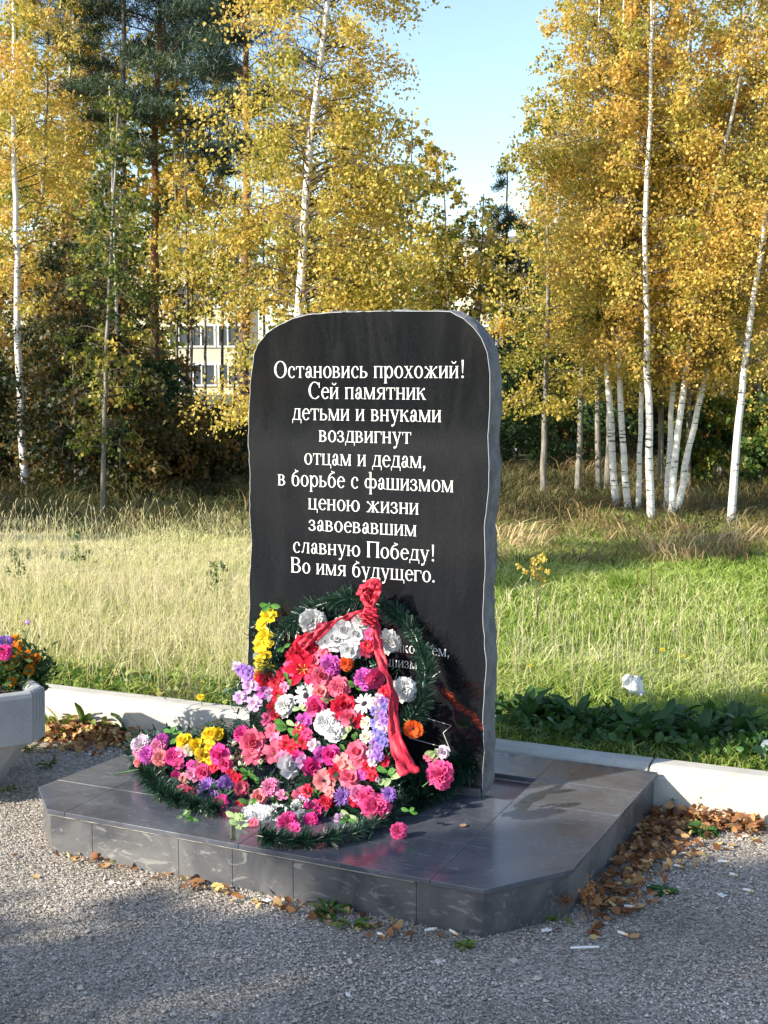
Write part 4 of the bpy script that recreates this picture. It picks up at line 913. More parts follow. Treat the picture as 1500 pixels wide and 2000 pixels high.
# ------------------------------------------------------------------ weeds
def weed(name, p, n, length, wid, label, cat, tint=(.2,.7), upr=.6, group=None, mat='weed_leaf'):
    mb = MB()
    for k in range(n):
        a = random.uniform(0, 6.28); L = length*random.uniform(.55, 1.1); t0 = upr*random.uniform(.7, 1.4)
        v, f = petal(L, wid*random.uniform(.7, 1.2), t0, t0-random.uniform(.5, 1.3), .25, .004, .15, 4, 6, random.randint(0, 9999), root=.004)
        mb.add(rotz(v, a), f, 0, random.uniform(*tint))
    return tag(mb.obj(name, [M[mat]], None, p, smooth=True), label, cat, group)
weed('dandelion_rosette', gp(640,1782,.0), 16, .075, .016, 'small green leafy weed at the middle of the platform\'s front foot', 'weed')
weed('dandelion_rosette', gp(688,1808,.0), 14, .065, .014, 'yellowing tuft just right of the green weed on the gravel', 'weed', (.5,.95))
weed('dandelion_rosette', gp(908,1848,.0), 14, .035, .012, 'tiny green tuft below the platform\'s front corner', 'weed', (.4,.9))
weed('dandelion_rosette', gp(1352,1575,.01), 14, .12, .026, 'bright green leafy weed rising from the litter by the right kerb', 'weed', (.5,.8), 1.0)
weed('dandelion_rosette', gp(1310,1560,.0), 12, .15, .030, 'dark green leafy weed in the corner of platform and kerb', 'weed', (.1,.5), 1.1)
weed('ground_ivy', gp(1375,1625,.0), 40, .07, .03, 'low green patch of small leaves before the right kerb', 'weed', (.1,.5), .5)
weed('ground_ivy', gp(1295,1740,.0), 26, .05, .016, 'small grey green patch at the edge of the leaf litter', 'weed', (.1,.4), .4)
weed('grass_tuft', gp(95,1498,.0), 24, .05, .008, 'small green grass tuft in the planter\'s shadow', 'grass tuft', (.3,.7), .8)
weed('grass_tuft', gp(60,1466,.0), 18, .05, .010, 'yellow green tuft against the planter\'s foot', 'grass tuft', (.6,.9), .8)
weed('grass_tuft', gp(12,1545,.0), 16, .04, .008, 'tiny grass tuft on the sunlit gravel at the left edge', 'grass tuft', (.5,.9), .8)
for k, (x, y, L, tt_) in enumerate([(120,1432,.16,(.6,1)),(165,1428,.17,(.5,.9)),(205,1430,.15,(.5,1)),(248,1437,.16,(.3,.9)),(100,1436,.12,(.6,1))]):
    weed('plantain', gp(x, y, .0), 9, L, .035, ['leafy weed nearest the planter','tall yellowing weed','broad leaved weed','dark tipped weed at the right end','small yellow weed behind the planter corner'][k]+' before the sunlit kerb', 'weed', tt_, 1.1)
def dry_weed(name, p, n, h, spread, label, mat, heads=None, cat='weed'):
    t = Tubes(); hp = []
    for k in range(n):
        a = random.uniform(0, 6.28); s = random.uniform(.2, 1)*spread; hh = h*random.uniform(.6, 1.05)
        e = np.array([math.cos(a)*s, math.sin(a)*s, hh]); m_ = e*.5+np.array([random.gauss(0, .01), random.gauss(0, .01), 0]); m_[:2] *= .7
        t.add([np.zeros(3), m_, e], [.0022, .0016, .0009], 4); hp.append(e)
        for q in range(3):
            s0 = m_+(e-m_)*random.uniform(.1, .9); d = np.array([random.gauss(0, .03), random.gauss(0, .03), random.uniform(.02, .06)])*h/.3
            t.add([s0, s0+d*.6, s0+d], [.0012, .001, .0008], 3); hp.append(s0+d)
    r = empty(name, p, 0, label, cat); mobj('stems', t.mesh('stems', [mat]), r)
    if heads is not None:
        C = np.repeat(np.array(hp), 14, 0)+RS.normal(size=(len(hp)*14, 3))*.007; V, Fq = quads(C, heads[1], .7)
        mobj('seed_heads', npmesh('seed_heads', V, Fq, [M[heads[0]]], tint=heads[2]+RS.rand(len(C))*.3), r)
    return r
dry_weed('dry_weed', gp(368,1432,.0), 14, .30, .13, 'bare brown dry weed standing before the sunlit kerb', M['twig'])
dry_weed('dry_weed', gp(320,1425,.0), 6, .24, .10, 'sparse thin dry stalks left of the brown dry weed', M['twig'])
dry_weed('red_stalk_weed', gp(1108,1798,.0), 2, .085, .01, 'small weed with a dark red seed spike at the platform corner', M['twig'], ('litter_leaf', .008, .0))
dry_weed('red_stalk_weed', gp(1148,1800,.0), 5, .12, .02, 'brown feathery seed spike weed right of the platform corner', M['twig'], ('litter_leaf', .009, .3))
weed('dandelion_rosette', gp(1092,1796,.0), 6, .05, .016, 'few green leaves left of the dark red seed spike', 'weed', (.4,.8), .6)
weed('dandelion_rosette', gp(1155,1815,.0), 9, .06, .014, 'withered brown leaves around the feathery seed spike', 'weed', (.2,.5), .4, mat='litter_leaf')
# broad leaved plants in the stone's shadow behind the kerb
cnt = 0
for k in range(26):
    x = 985+k*20+random.uniform(-8, 8); y = 1440+(x-965)*.10-random.uniform(10, 62)
    p = gp(x, y, .13); 
    weed('dock_plant', p, random.randint(7, 12), random.uniform(.13, .21), random.uniform(.035, .055), 'broad leaved green plant in the shadow behind the right kerb', 'plant', (.0,.55), 1.05, 'broad leaved plants behind the kerb')
cl = []
for k in range(1700):
    x = 970+RS.rand()*560; y = 1455+(x-965)*.10-RS.rand()*90; p = gp(x, y, .13+RS.rand()*.09); cl.append(p)
cl = [c for c in cl if (c[:2]-K0[:2]) @ kn > .05]; V, Fq = leaf6(np.array(cl), .042, 1.0); tag(mobj('ground_cover', npmesh('ground_cover', V, Fq, [M['weed_leaf']], tint=np.tile(RS.rand(len(cl))*.5, 2))), kind='stuff')
cl = []
for k in range(800):
    x = 80+RS.rand()*400; y = 1335+(x-80)*.12-RS.rand()*45; p = gp(x, y, .13+RS.rand()*.05); cl.append(p)
cl = [c for c in cl if (c[:2]-K0[:2]) @ kn > .03]; V, Fq = leaf6(np.array(cl), .034, 1.0); tag(mobj('ground_cover', npmesh('ground_cover', V, Fq, [M['weed_leaf']], tint=np.tile(.35+RS.rand(len(cl))*.6, 2))), kind='stuff')
# a few yellow flowers in the grass
for px, py, lb in ((1036,1301,'yellow hawkbit close to the stone\'s right edge'),(1294,1269,'yellow hawkbit, the higher of the two right of the white bag'),(1334,1282,'yellow hawkbit on the tallest thin stem right of the white bag'),(392,1362,'bright yellow dandelion over the left kerb'),(1493,1358,'yellow flower among tall stalks at the right edge')):
    p = gp(px, py+32, .13); top = dp(px, py, p[1]); t = empty('dandelion', p, 0, lb, 'dandelion')
    flower('aster', px, py, 5 if px > 400 else 8, 'Y', t, pos=top, name='blossom', face=(0,-.5,1)); fillers.pop(t.name, None)
    s_ = Tubes(); s_.add([np.zeros(3), (top-p)*.5+np.array([.006, 0, 0]), top-p], .0018, 4); mobj('stem', s_.mesh('stem', [M['stem_green']]), t)
# ------------------------------------------------------------------ grass
def blades(name, xy, h, wd, lean, tint, mat, z=None, lean_dir=None):
    n = len(xy); z0 = fieldz(xy[:, 0], xy[:, 1])-.01 if z is None else z
    a = RS.rand(n)*6.28; dx, dy = np.cos(a), np.sin(a)
    b = RS.rand(n)*6.28 if lean_dir is None else lean_dir+RS.normal(size=n)*.6; lx, ly = np.cos(b)*lean*h, np.sin(b)*lean*h
    B = np.stack([xy[:, 0], xy[:, 1], z0], -1); S = np.stack([dx, dy, np.zeros(n)], -1)*(wd/2)[:, None] if np.ndim(wd) else np.stack([dx, dy, np.zeros(n)], -1)*wd/2
    Mi = B+np.stack([lx*.32, ly*.32, h*.58], -1); T = B+np.stack([lx, ly, h*(1-.28*np.minimum(lean, 1.6))], -1)
    V = np.stack([B-S, B+S, Mi+S*.8, Mi-S*.8, T], 1).reshape(-1, 3); k = np.arange(n)[:, None]*5
    return tag(mobj(name, npmesh(name, V, [k+np.array([0,1,2,3]), k+np.array([3,2,4])], [M[mat]], tint=np.tile(tint, 2))), kind='stuff')
def field_pts(n, y0, y1, xl=-.36, xr=.36, pw=1.0):
    y = y0+(y1-y0)*RS.rand(n)**pw; x = (xl+(xr-xl)*RS.rand(n))*y; xy = np.stack([x, y], -1)
    return xy[((xy-K0[:2]) @ kn) > .02]
def kd_(xy): return (xy-K0[:2]) @ kn
# short green sward everywhere
xy = field_pts(130000, 4.6, 13.5, pw=1.1); nz = vnoise(xy[:, 0]+20, xy[:, 1]+20, 1.1, 3); n2 = vnoise(xy[:, 0]+20, xy[:, 1]+20, 6, 4)
left = 1/(1+np.exp((xy[:, 0]+.1*xy[:, 1]-.2)*2.5))
tint = np.clip(.20+.28*nz+.34*left*np.clip(kd_(xy)*1.6-.4, 0, 1)+RS.normal(size=len(xy))*.10, 0, 1)
blades('short_grass', xy, .05+.06*n2+.04*RS.rand(len(xy)), .0055+.0004*xy[:, 1], .5+.5*RS.rand(len(xy)), tint, 'grass')
# taller dry grass, thick on the left, in patches on the right
xy = field_pts(200000, 5.2, 9.9, pw=.95); xy = xy[xy[:, 1] < 9.0+.9*vnoise(xy[:, 0]+5, xy[:, 1]*.01, 1.3, 77)]; nz = vnoise(xy[:, 0]+9, xy[:, 1]+30, .9, 5); left = 1/(1+np.exp((xy[:, 0]+.06*xy[:, 1]-.1)*4)); dd = kd_(xy)
p = np.where(left > .5, np.clip(dd/1.2-.25, 0, 1)*(.35+.65*np.clip(vnoise(xy[:, 0]+4, xy[:, 1]+2, 1.7, 91)*2.2-.5, 0, 1)), np.clip((dd-.5)*1.5, 0, 1)*np.clip((nz-.45)*1.8, 0, 1)*.32*(xy[:, 1] < 9.0)); s = RS.rand(len(xy)) < p*.55
xy = xy[s]; left = left[s]; nz = nz[s]
h = (.06+.24*RS.rand(len(xy))**1.7)*(.55+.50*left)*(.5+1.0*nz)
blades('dry_grass', xy, h, .0035+.0004*xy[:, 1], .3+1.3*RS.rand(len(xy))**1.5, np.clip(.68+.45*(vnoise(xy[:, 0], xy[:, 1]+7, 2.3, 15)-.5)+.2*(nz-.3)+.08*left+RS.normal(size=len(xy))*.17, .1, 1), 'grass')
# tall stalks with seed heads
def stalks(name, xy, h, tint, mat='grass', r=.0016, head=.03):
    n = len(xy); z0 = fieldz(xy[:, 0], xy[:, 1]); a = RS.rand(n)*6.28; ln_ = np.abs(RS.normal(size=n))*.45*h
    B = np.stack([xy[:, 0], xy[:, 1], z0], -1); T = B+np.stack([np.cos(a)*ln_, np.sin(a)*ln_*.6, h], -1); Mi = B*.5+T*.5+np.stack([-np.cos(a)*ln_*.12, 0*a, h*.04], -1)
    s = np.array([1., 0, 0])*r*(.6 if True else 1); s2 = np.array([0, 1., 0])*r; Vs = []; Fs = []; off = 0
    for sd in (s, s2):
        V = np.stack([B-sd, B+sd, Mi+sd, Mi-sd, T+sd*.7, T-sd*.7], 1).reshape(-1, 3); k = np.arange(n)[:, None]*6+off
        Vs.append(V); Fs += [k+np.array([0,1,2,3]), k+np.array([3,2,4,5])]; off += len(V)
        u = (T-Mi)/np.linalg.norm(T-Mi, axis=1)[:, None]; w3 = sd*3.0
        V = np.stack([T, T+u*head*.4+w3, T+u*head*1.3, T+u*head*.4-w3], 1).reshape(-1, 3); k = np.arange(n)[:, None]*4+off
        Vs.append(V); Fs.append(k+np.array([0,1,2,3])); off += len(V)
    return tag(mobj(name, npmesh(name, np.concatenate(Vs), np.concatenate(Fs), [M[mat]], tint=np.tile(tint, 6))), kind='stuff')
xy = np.concatenate([field_pts(1500, 5.6, 9.8, -.36, -.02), field_pts(320, 5.6, 7.6, .08, .36)]); h = .26+.34*RS.rand(len(xy)); h[xy[:, 0] > 0] *= .62
stalks('seed_stalks', xy, h, np.clip(.85+RS.normal(size=len(xy))*.1, .5, 1))
# russet meadow grass near the birches
xy = field_pts(78000, 9.8, 21, pw=.95); rt = xy[:, 0] > -.05*xy[:, 1]
nz = vnoise(xy[:, 0]+3, xy[:, 1]+3, .8, 9)
s = np.where(rt, (xy[:, 1] > 9.9+.4*nz), xy[:, 1] > 12.0); xy = xy[s]; nz = nz[s]; rt = rt[s]
band = np.exp(-((xy[:, 1]-11.1)/.8)**2)*rt*np.clip(vnoise(xy[:, 0]+8, xy[:, 1]*.5, .9, 88)*1.8-.1, 0, 1)
tint = np.clip(.16+.28*nz+.6*band+RS.normal(size=len(xy))*.12-np.where(rt, 0, .2), 0, 1)
n6 = vnoise(xy[:, 0]+3, xy[:, 1]+3, 2.6, 19); blades('russet_grass', xy, (.05+.24*RS.rand(len(xy))**1.8)*(.35+1.3*n6), .006+.0004*xy[:, 1], .6+1.3*RS.rand(len(xy)), np.clip(tint-.08+(n6-.5)*.7+RS.normal(size=len(xy))*.12, 0, 1), 'russet_grass', lean_dir=vnoise(xy[:, 0], xy[:, 1], 1.6, 31)*9+RS.normal(size=len(xy))*.6)
# single noticeable tufts
xy0 = gp(1215,1160,.12)[:2]; xy = xy0+RS.normal(size=(160, 2))*.06
blades('grass_tuft', xy, .16+.14*RS.rand(160), np.full(160, .007), .5+.6*RS.rand(160), .1+.25*RS.rand(160), 'grass')
bpy.data.objects['grass_tuft.003' if 'grass_tuft.003' in bpy.data.objects else 'grass_tuft']['kind'] = 'stuff'
for px, py, t_, lb in ((1265,1210,1090,'tall pale dry stalk standing alone on the green, right one'),(1238,1165,1105,'tall brown dry stalk standing alone on the green, left one')):
    b = gp(px, py, .12); tp = dp(px+8, t_, b[1]); s_ = Tubes(); s_.add([np.zeros(3), (tp-b)*.5+np.array([.01, 0, 0]), tp-b], [.003, .0035, .002], 5)
    tag(mobj('dry_stalk', s_.mesh('dry_stalk', [M['litter_leaf']]), None, b), lb, 'stalk')
for px, py, hh, lb in ((420,1210,.34,'dark leafed weed in the straw grass just left of the stone'),(158,1150,.36,'thin grey green weed standing in the left meadow'),(38,1200,.40,'tall green weed in the meadow above the planter')):
    dry_weed('meadow_weed', gp(px, py, .12), 3, hh, .05, lb, M['stem_green'], ('weed_leaf', .022, .35))
o = dry_weed('mullein_weed', gp(1050,1215,.12), 4, .42, .05, 'yellow leafed weed standing in the meadow beside the stone\'s right edge', M['twig'], ('birch_leaf', .022, .55))

# ------------------------------------------------------------------ trees
def prof_birch(t): return np.minimum(1, .55+1.6*t)*np.sqrt(np.clip(1.02-t, 0, 1))
def tree(name, label, path, r0, r1, zlo, zhi, W, nb, nl, tint, mat='birch_leaf', bark='birch_bark', lsz=.045, group=None, droop=.55, up=.45, cat='birch', tvar=.16, side=None, needle=False, fine=True, prof=prof_birch, jit=.10, asp=.75, clear=0):
    path = np.array(path, float); base = path[0].copy()
    r = empty(name, base, 0, label, cat, group)
    zz = path[:, 2]
    tt = np.linspace(0, 1, 24); src = (zz-zz[0])/(zz[-1]-zz[0]); P = np.stack([np.interp(tt, src, path[:, k]) for k in range(3)], -1)
    for _ in range(2): P[1:-1, :2] = (P[:-2, :2]+2*P[1:-1, :2]+P[2:, :2])/4
    P[1:-1, :2] += RS.normal(size=(22, 2))*r0*.12
    rad = r0+(r1-r0)*tt**.9; rad[0] *= 1.15
    tb = Tubes(); tb.add(P-base, rad, 10); mobj('trunk', tb.mesh('trunk', [M[bark]]), r)
    H = P[-1][2]; br = Tubes(); C = []; TI = []
    for b in range(nb):
        u = RS.rand(); h = zlo+(zhi-zlo)*u; hs = min(h, H-.02)
        st = np.array([np.interp(hs, P[:, 2], P[:, 0]), np.interp(hs, P[:, 2], P[:, 1]), hs])
        a = RS.rand()*6.28
        if side is not None and RS.rand() < side[1]: a = side[0]+RS.normal()*.9
        L = W*prof(u)*(.45+.65*RS.rand()); d = np.array([math.cos(a), math.sin(a), 0])
        s = np.linspace(0, 1, 6)[:, None]; Q = st+d*L*s+np.array([0, 0, 1])*(up*L*s*1.5-droop*L*s*s*1.5)
        Q[1:] += RS.normal(size=(5, 3))*.03*L
        rr_ = max(.004, r0*.22*(1-u*.6)); br.add(Q-base, np.linspace(rr_, .002, 6), 3)
        n = max(4, int(nl/nb*(L/W)*1.6)); sv_ = .22+.8*RS.rand(n)**.8
        q = np.stack([np.interp(sv_, np.linspace(0, 1, 6), Q[:, k]) for k in range(3)], -1)
        if needle:
            q += RS.normal(size=(n, 3))*np.array([.16, .16, .06])*L*.8
        else:
            k = max(3, n//14); tw = RS.randint(0, k, n); off = RS.normal(size=(k, 3))*np.array([1, 1, .5])*jit*1.4*max(L, .5)
            q = q*.35+(q[RS.randint(0, n, k)][tw])*.65+off[tw]+RS.normal(size=(n, 3))*jit*.42*max(L, .5)
            q[:, 2] -= np.abs(RS.rand(n))*.22*droop*L
            if fine:
                for kk in range(min(k, 5)):
                    e = Q[3]+(off[kk]); m0 = Q[2]
                    br.add(np.array([m0, (m0+e)/2+[0, 0, .04], e])-base, [.004, .003, .0015], 3)
        C.append(q); ct = RS.normal()*tvar; TI.append(np.clip(tint+ct+RS.normal(size=n)*tvar*.7, 0, 1))
    C = np.concatenate(C); TI = np.concatenate(TI); ok = C[:, 2] > .12
    if clear:
        tx = np.interp(C[:, 2], P[:, 2], P[:, 0]); ok &= ~((C[:, 1] < P[0][1]+.05) & (np.abs(C[:, 0]-tx) < .17) & (RS.rand(len(C)) < clear)); C = C[ok]; TI = TI[ok]
    if needle:
        V, Fq, _ = needles(np.repeat(C, 3, 0)+RS.normal(size=(len(C)*3, 3))*.012, RS.normal(size=(len(C)*3, 3))+np.array([0, 0, .8]), lsz, lsz*.10); TI = np.repeat(TI, 3)
    else: V, Fq = quads(C-0, lsz, asp, up_bias=.5)
    mobj('crown', npmesh('crown', V-base, Fq, [M[mat]], tint=TI), r)
    mobj('branches', br.mesh('branches', [M[bark if bark in ('pine_bark', 'grey_bark') else 'twig']]), r)
    return r
def tp(pts, zoff=-.05, ext=None, gz_=.10):
    """trunk centre line from sightings, all at the distance where the foot meets the field"""
    b = gp(*pts[0], gz_); Y = b[1]; P = [b+np.array([0, 0, zoff])]+[dp(x, y, Y) for x, y in pts[1:]]
    if ext:
        d = P[-1]-P[-2]; d = d/d[2]; P.append(P[-1]+d*(ext-P[-1][2]))
    return P
# central bright birch
D = 12.2
cb = [dp(575,760,D), dp(590,560,D), dp(596,400,D), dp(610,240,D), dp(628,110,D), dp(642,0,D), dp(660,-200,D), dp(668,-420,D)]
cb[0][2] = 2.0; ctr = [np.array([cb[0][0]-.03, D, .05]), np.array([cb[0][0]-.01, D, 1.0])]+cb
tree('birch_tree', 'bright golden birch with white trunk rising directly behind the black stone', ctr, .062, .012, 1.2, 7.0, 1.5, 220, 80000, .66, lsz=.036, side=(.0, .30), tvar=.13, clear=.8)
# right-hand stand
RB = [([(1205,1005),(1190,800),(1180,600),(1170,400),(1166,200),(1170,30)], .050, 'leftmost white birch of the right hand stand, trunk bending slightly left', .70, 1.0, 6.0),
      ([(1230,1010),(1213,850),(1209,700),(1212,500),(1215,300)], .046, 'duller birch close behind the leftmost one of the right stand', .62, .8, 5.8),
      ([(1247,1010),(1250,850),(1256,700),(1262,500)], .036, 'thin birch just left of the brightest straight trunk', .62, .8, 5.6),
      ([(1272,1030),(1266,800),(1264,640),(1258,450),(1270,250),(1272,80)], .050, 'brightest straight white birch in the middle of the right stand', .76, .95, 6.3),
      ([(1300,1008),(1312,800),(1320,600),(1330,400)], .040, 'left stem of the three leaning birches at the right', .68, .85, 5.4),
      ([(1308,1022),(1322,850),(1345,700),(1368,500),(1400,350),(1430,220)], .046, 'middle stem of the three leaning birches at the right', .66, .95, 5.9),
      ([(1322,1015),(1345,870),(1372,760),(1398,650),(1420,540)], .046, 'right stem of the three leaning birches, slanting to the right', .72, .85, 4.8),
      ([(1427,1032),(1440,850),(1462,650),(1500,400),(1530,250)], .050, 'white birch nearest the right edge, slanting right', .78, 1.0, 6.3)]
for k, (pts, r_, lb, tn, W_, top) in enumerate(RB):
    tree('birch_tree', lb, tp(pts, ext=top), r_*.86, .008, 1.9 if k < 2 else 1.6, top+.25, W_*1.1, 100, 30000, tn+.04, lsz=.036, clear=.85, jit=.13, group='birches of the right hand stand')
# a little further back, golden fill
for k, (x, y, top, tn, W_, lb) in enumerate([(1060,975,4.9,.52,1.0,'greenish gold birch bounding the open sky on its left'),(1128,962,6.4,.58,1.2,'thin grey birch left of the white stand'),(1168,958,7.4,.60,1.2,'left one of two thin dull trunks behind the stand'),(1186,955,7.2,.55,1.1,'right one of two thin dull trunks behind the stand'),
        (1290,950,7.6,.66,1.3,'golden birch filling behind the brightest trunk'),(1345,950,7.0,.60,1.3,'golden birch behind the leaning stems'),(1405,935,8.2,.60,1.4,'tall golden birch behind the right edge trunk'),(1480,940,8.2,.64,1.4,'golden birch crown at the upper right corner'),(1545,960,7.0,.66,1.3,'golden birch reaching in from beyond the right edge')]):
    b = gp(x, y, .1); P = [b, b+[random.uniform(-.1, .1), 0, top*.5], b+[random.uniform(-.15, .15), 0, top]]
    tree('birch_tree', lb, P, .042, .01, 1.2, top+.1, W_, 90, 14500, tn+.03, bark='dull_birch_bark', lsz=.045, jit=.13, clear=.3, group='golden birches behind the right stand', fine=False)
# left wood
LB = [([(52,955),(42,850),(37,720),(34,560),(30,400),(27,200),(28,0)], .058, 'white birch at the left edge with a curved foot', .72, 1.3, 9.0, 'birch_bark'),
      ([(78,905),(76,800),(75,650),(80,500)], .060, 'wide dull birch right behind the left edge birch', .66, 1.5, 9.5, 'dull_birch_bark'),
      ([(200,1000),(203,860),(207,700),(212,600)], .030, 'thin pale birch stem in the dark left thicket', .24, .7, 4.6, 'dull_birch_bark'),
      ([(112,900),(110,600),(146,0)], .055, 'birch with pale upper trunk left of the pines', .70, 1.5, 10.0, 'birch_bark'),
      ([(165,890),(168,500),(160,100)], .05, 'golden birch between the left birches and the first pine', .74, 1.5, 9.0, 'dull_birch_bark')]
for k, (pts, r_, lb, tn, W_, top, bk) in enumerate(LB):
    tree('birch_tree', lb, tp(pts, ext=top), r_, .01, 2.0 if k != 2 else .8, top+.2, W_, 110, 21000 if k != 2 else 4000, tn, bark=bk, lsz=.05, group='birches of the left wood', fine=False)
# green young birch
b = gp(228, 955, .1); tree('green_birch_tree', 'young birch still green with drooping top, left of the first pine', [b, b+[.05, 0, 2.5], b+[.02, 0, 5.3]], .035, .006, .5, 5.4, .75, 95, 8000, .22, mat='birch_leaf', lsz=.05, jit=.16, cat='birch', tvar=.12)
b = gp(150, 965, .1); tree('green_birch_tree', 'bushy dull green sapling in the dark thicket at the left', [b, b+[.0, 0, 1.5], b+[.05, 0, 3.2]], .03, .006, .2, 3.4, 1.1, 60, 9000, .12, mat='brown_leaf', lsz=.055, cat='sapling', bark='grey_bark', tvar=.2)
# pines
def prof_pine(t): return .45+.75*np.sin(np.clip(t, 0, 1)*2.6+.2)
b = gp(305, 900, .1); Yp = b[1]
tree('pine_tree', 'dark pine with straight reddish trunk, left one of the two pines', [b, dp(303, 600, Yp), dp(303, 300, Yp), dp(312, 0, Yp), dp(318, -200, Yp)], .095, .03, 4.3, 10.5, 1.9, 110, 26000, .35, mat='pine_needle', bark='pine_bark', lsz=.10, cat='pine', needle=True, up=.35, droop=.25, prof=prof_pine, side=(.1, .3))
b = gp(478, 925, .1); Yp = b[1]
tree('pine_tree', 'pine with orange trunk just left of the black stone', [b, dp(476, 700, Yp), dp(481, 500, Yp), dp(482, 250, Yp), dp(478, 0, Yp), dp(474, -80, Yp)], .105, .03, 4.2, 7.7, .95, 34, 6500, .30, mat='pine_needle', bark='pine_bark', lsz=.10, cat='pine', needle=True, up=.35, droop=.25, prof=prof_pine, side=(3.3, .4))
b = gp(250, 905, .1); tree('pine_tree', 'dark pine trunk half hidden in the left thicket', [b, b+[0, 0, 3], b+[.1, 0, 9]], .085, .03, 5.6, 9.6, 1.3, 30, 6000, .3, mat='pine_needle', bark='grey_bark', lsz=.11, cat='pine', needle=True, up=.3, droop=.25, prof=prof_pine)
b = gp(985, 900, .1); tree('spruce_tree', 'small dark evergreen between the stone and the right stand', [b, b+[0, 0, 2], b+[.0, 0, 5.3]], .06, .01, .4, 5.3, 1.0, 60, 7000, .25, mat='pine_needle', bark='grey_bark', lsz=.11, cat='spruce', needle=True, up=-.1, droop=.2)
# dark understory behind
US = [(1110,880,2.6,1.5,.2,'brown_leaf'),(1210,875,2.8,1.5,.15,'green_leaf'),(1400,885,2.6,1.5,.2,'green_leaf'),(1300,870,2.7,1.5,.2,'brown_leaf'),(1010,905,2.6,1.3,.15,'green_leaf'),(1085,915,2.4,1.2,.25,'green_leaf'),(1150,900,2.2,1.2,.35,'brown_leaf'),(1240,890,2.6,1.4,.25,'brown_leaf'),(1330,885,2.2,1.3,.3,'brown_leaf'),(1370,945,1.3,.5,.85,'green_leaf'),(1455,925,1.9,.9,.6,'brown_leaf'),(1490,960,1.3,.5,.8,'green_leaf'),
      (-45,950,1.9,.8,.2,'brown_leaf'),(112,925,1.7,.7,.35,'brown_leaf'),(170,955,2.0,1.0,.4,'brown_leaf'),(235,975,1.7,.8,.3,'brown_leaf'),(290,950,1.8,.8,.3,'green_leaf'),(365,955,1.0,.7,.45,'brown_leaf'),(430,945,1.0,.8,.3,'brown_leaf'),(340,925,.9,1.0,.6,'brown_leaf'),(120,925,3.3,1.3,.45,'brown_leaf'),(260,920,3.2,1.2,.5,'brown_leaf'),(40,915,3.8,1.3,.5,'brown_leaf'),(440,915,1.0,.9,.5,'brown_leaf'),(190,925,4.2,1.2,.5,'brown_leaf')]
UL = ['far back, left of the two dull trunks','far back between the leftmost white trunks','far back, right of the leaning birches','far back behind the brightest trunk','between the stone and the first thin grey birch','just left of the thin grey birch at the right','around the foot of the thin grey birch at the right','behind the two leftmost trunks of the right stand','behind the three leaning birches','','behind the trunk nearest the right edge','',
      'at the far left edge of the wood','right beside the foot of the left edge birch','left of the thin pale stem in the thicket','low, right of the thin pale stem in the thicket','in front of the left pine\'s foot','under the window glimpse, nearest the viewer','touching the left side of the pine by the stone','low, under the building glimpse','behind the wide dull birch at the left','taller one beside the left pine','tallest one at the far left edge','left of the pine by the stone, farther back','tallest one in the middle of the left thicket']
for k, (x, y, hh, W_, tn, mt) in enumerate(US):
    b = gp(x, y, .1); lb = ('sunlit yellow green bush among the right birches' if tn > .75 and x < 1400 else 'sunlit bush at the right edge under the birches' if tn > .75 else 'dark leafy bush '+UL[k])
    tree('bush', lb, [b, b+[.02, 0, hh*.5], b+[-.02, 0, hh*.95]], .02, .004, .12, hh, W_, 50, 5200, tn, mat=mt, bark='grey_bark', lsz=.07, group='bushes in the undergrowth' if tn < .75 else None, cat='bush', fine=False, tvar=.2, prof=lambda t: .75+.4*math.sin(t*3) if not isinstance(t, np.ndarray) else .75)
TL = ['just right of the left pine','low between the two thin ones beside the left pine','left of the window glimpse','directly before the glimpsed windows','right of the glimpsed windows','close left of the pine by the stone','seen above the stone\'s upper left corner','behind the golden birch, above the stone\'s middle','behind the golden birch\'s right side','rising behind the stone\'s upper right corner','in the gap of sky right of the golden birch','lowest one under the open gap of sky','left of the green gold birch by the sky gap','behind the trunk of the golden birch']
# bare thin trunks and orange fill around the building glimpses
for k, (x, y, top, tn, W_, nlv) in enumerate([(345,905,6.6,.66,1.1,4200),(362,910,5.2,.6,.6,1500),(372,905,6.8,.7,1.0,3500),(400,905,6.2,.66,1.0,3200),(432,900,7.0,.72,1.1,4200),(455,905,4.8,.6,.8,3000),(520,900,6.4,.62,1.2,6000),(700,900,6.5,.64,1.5,9000),(800,900,6.1,.6,1.4,9000),(870,905,5.2,.58,1.2,7000),(930,905,4.6,.64,.9,3000),(960,900,4.2,.7,.7,2200),(1035,895,4.6,.6,.8,2600),(640,930,6.0,.6,1.3,7000)]):
    b = gp(x, y, .1); P = [b, b+[random.uniform(-.1, .1), 0, top*.5], b+[random.uniform(-.2, .2), 0, top]]
    tree('thin_tree', 'thin orange leaved tree '+TL[k], P, .035, .008, 2.6, top, W_, 45, int(nlv*.75), tn, mat='birch_leaf', bark='grey_bark' if k % 3 else 'dull_birch_bark', lsz=.07, group='thin young trees before the building', cat='tree', fine=False)
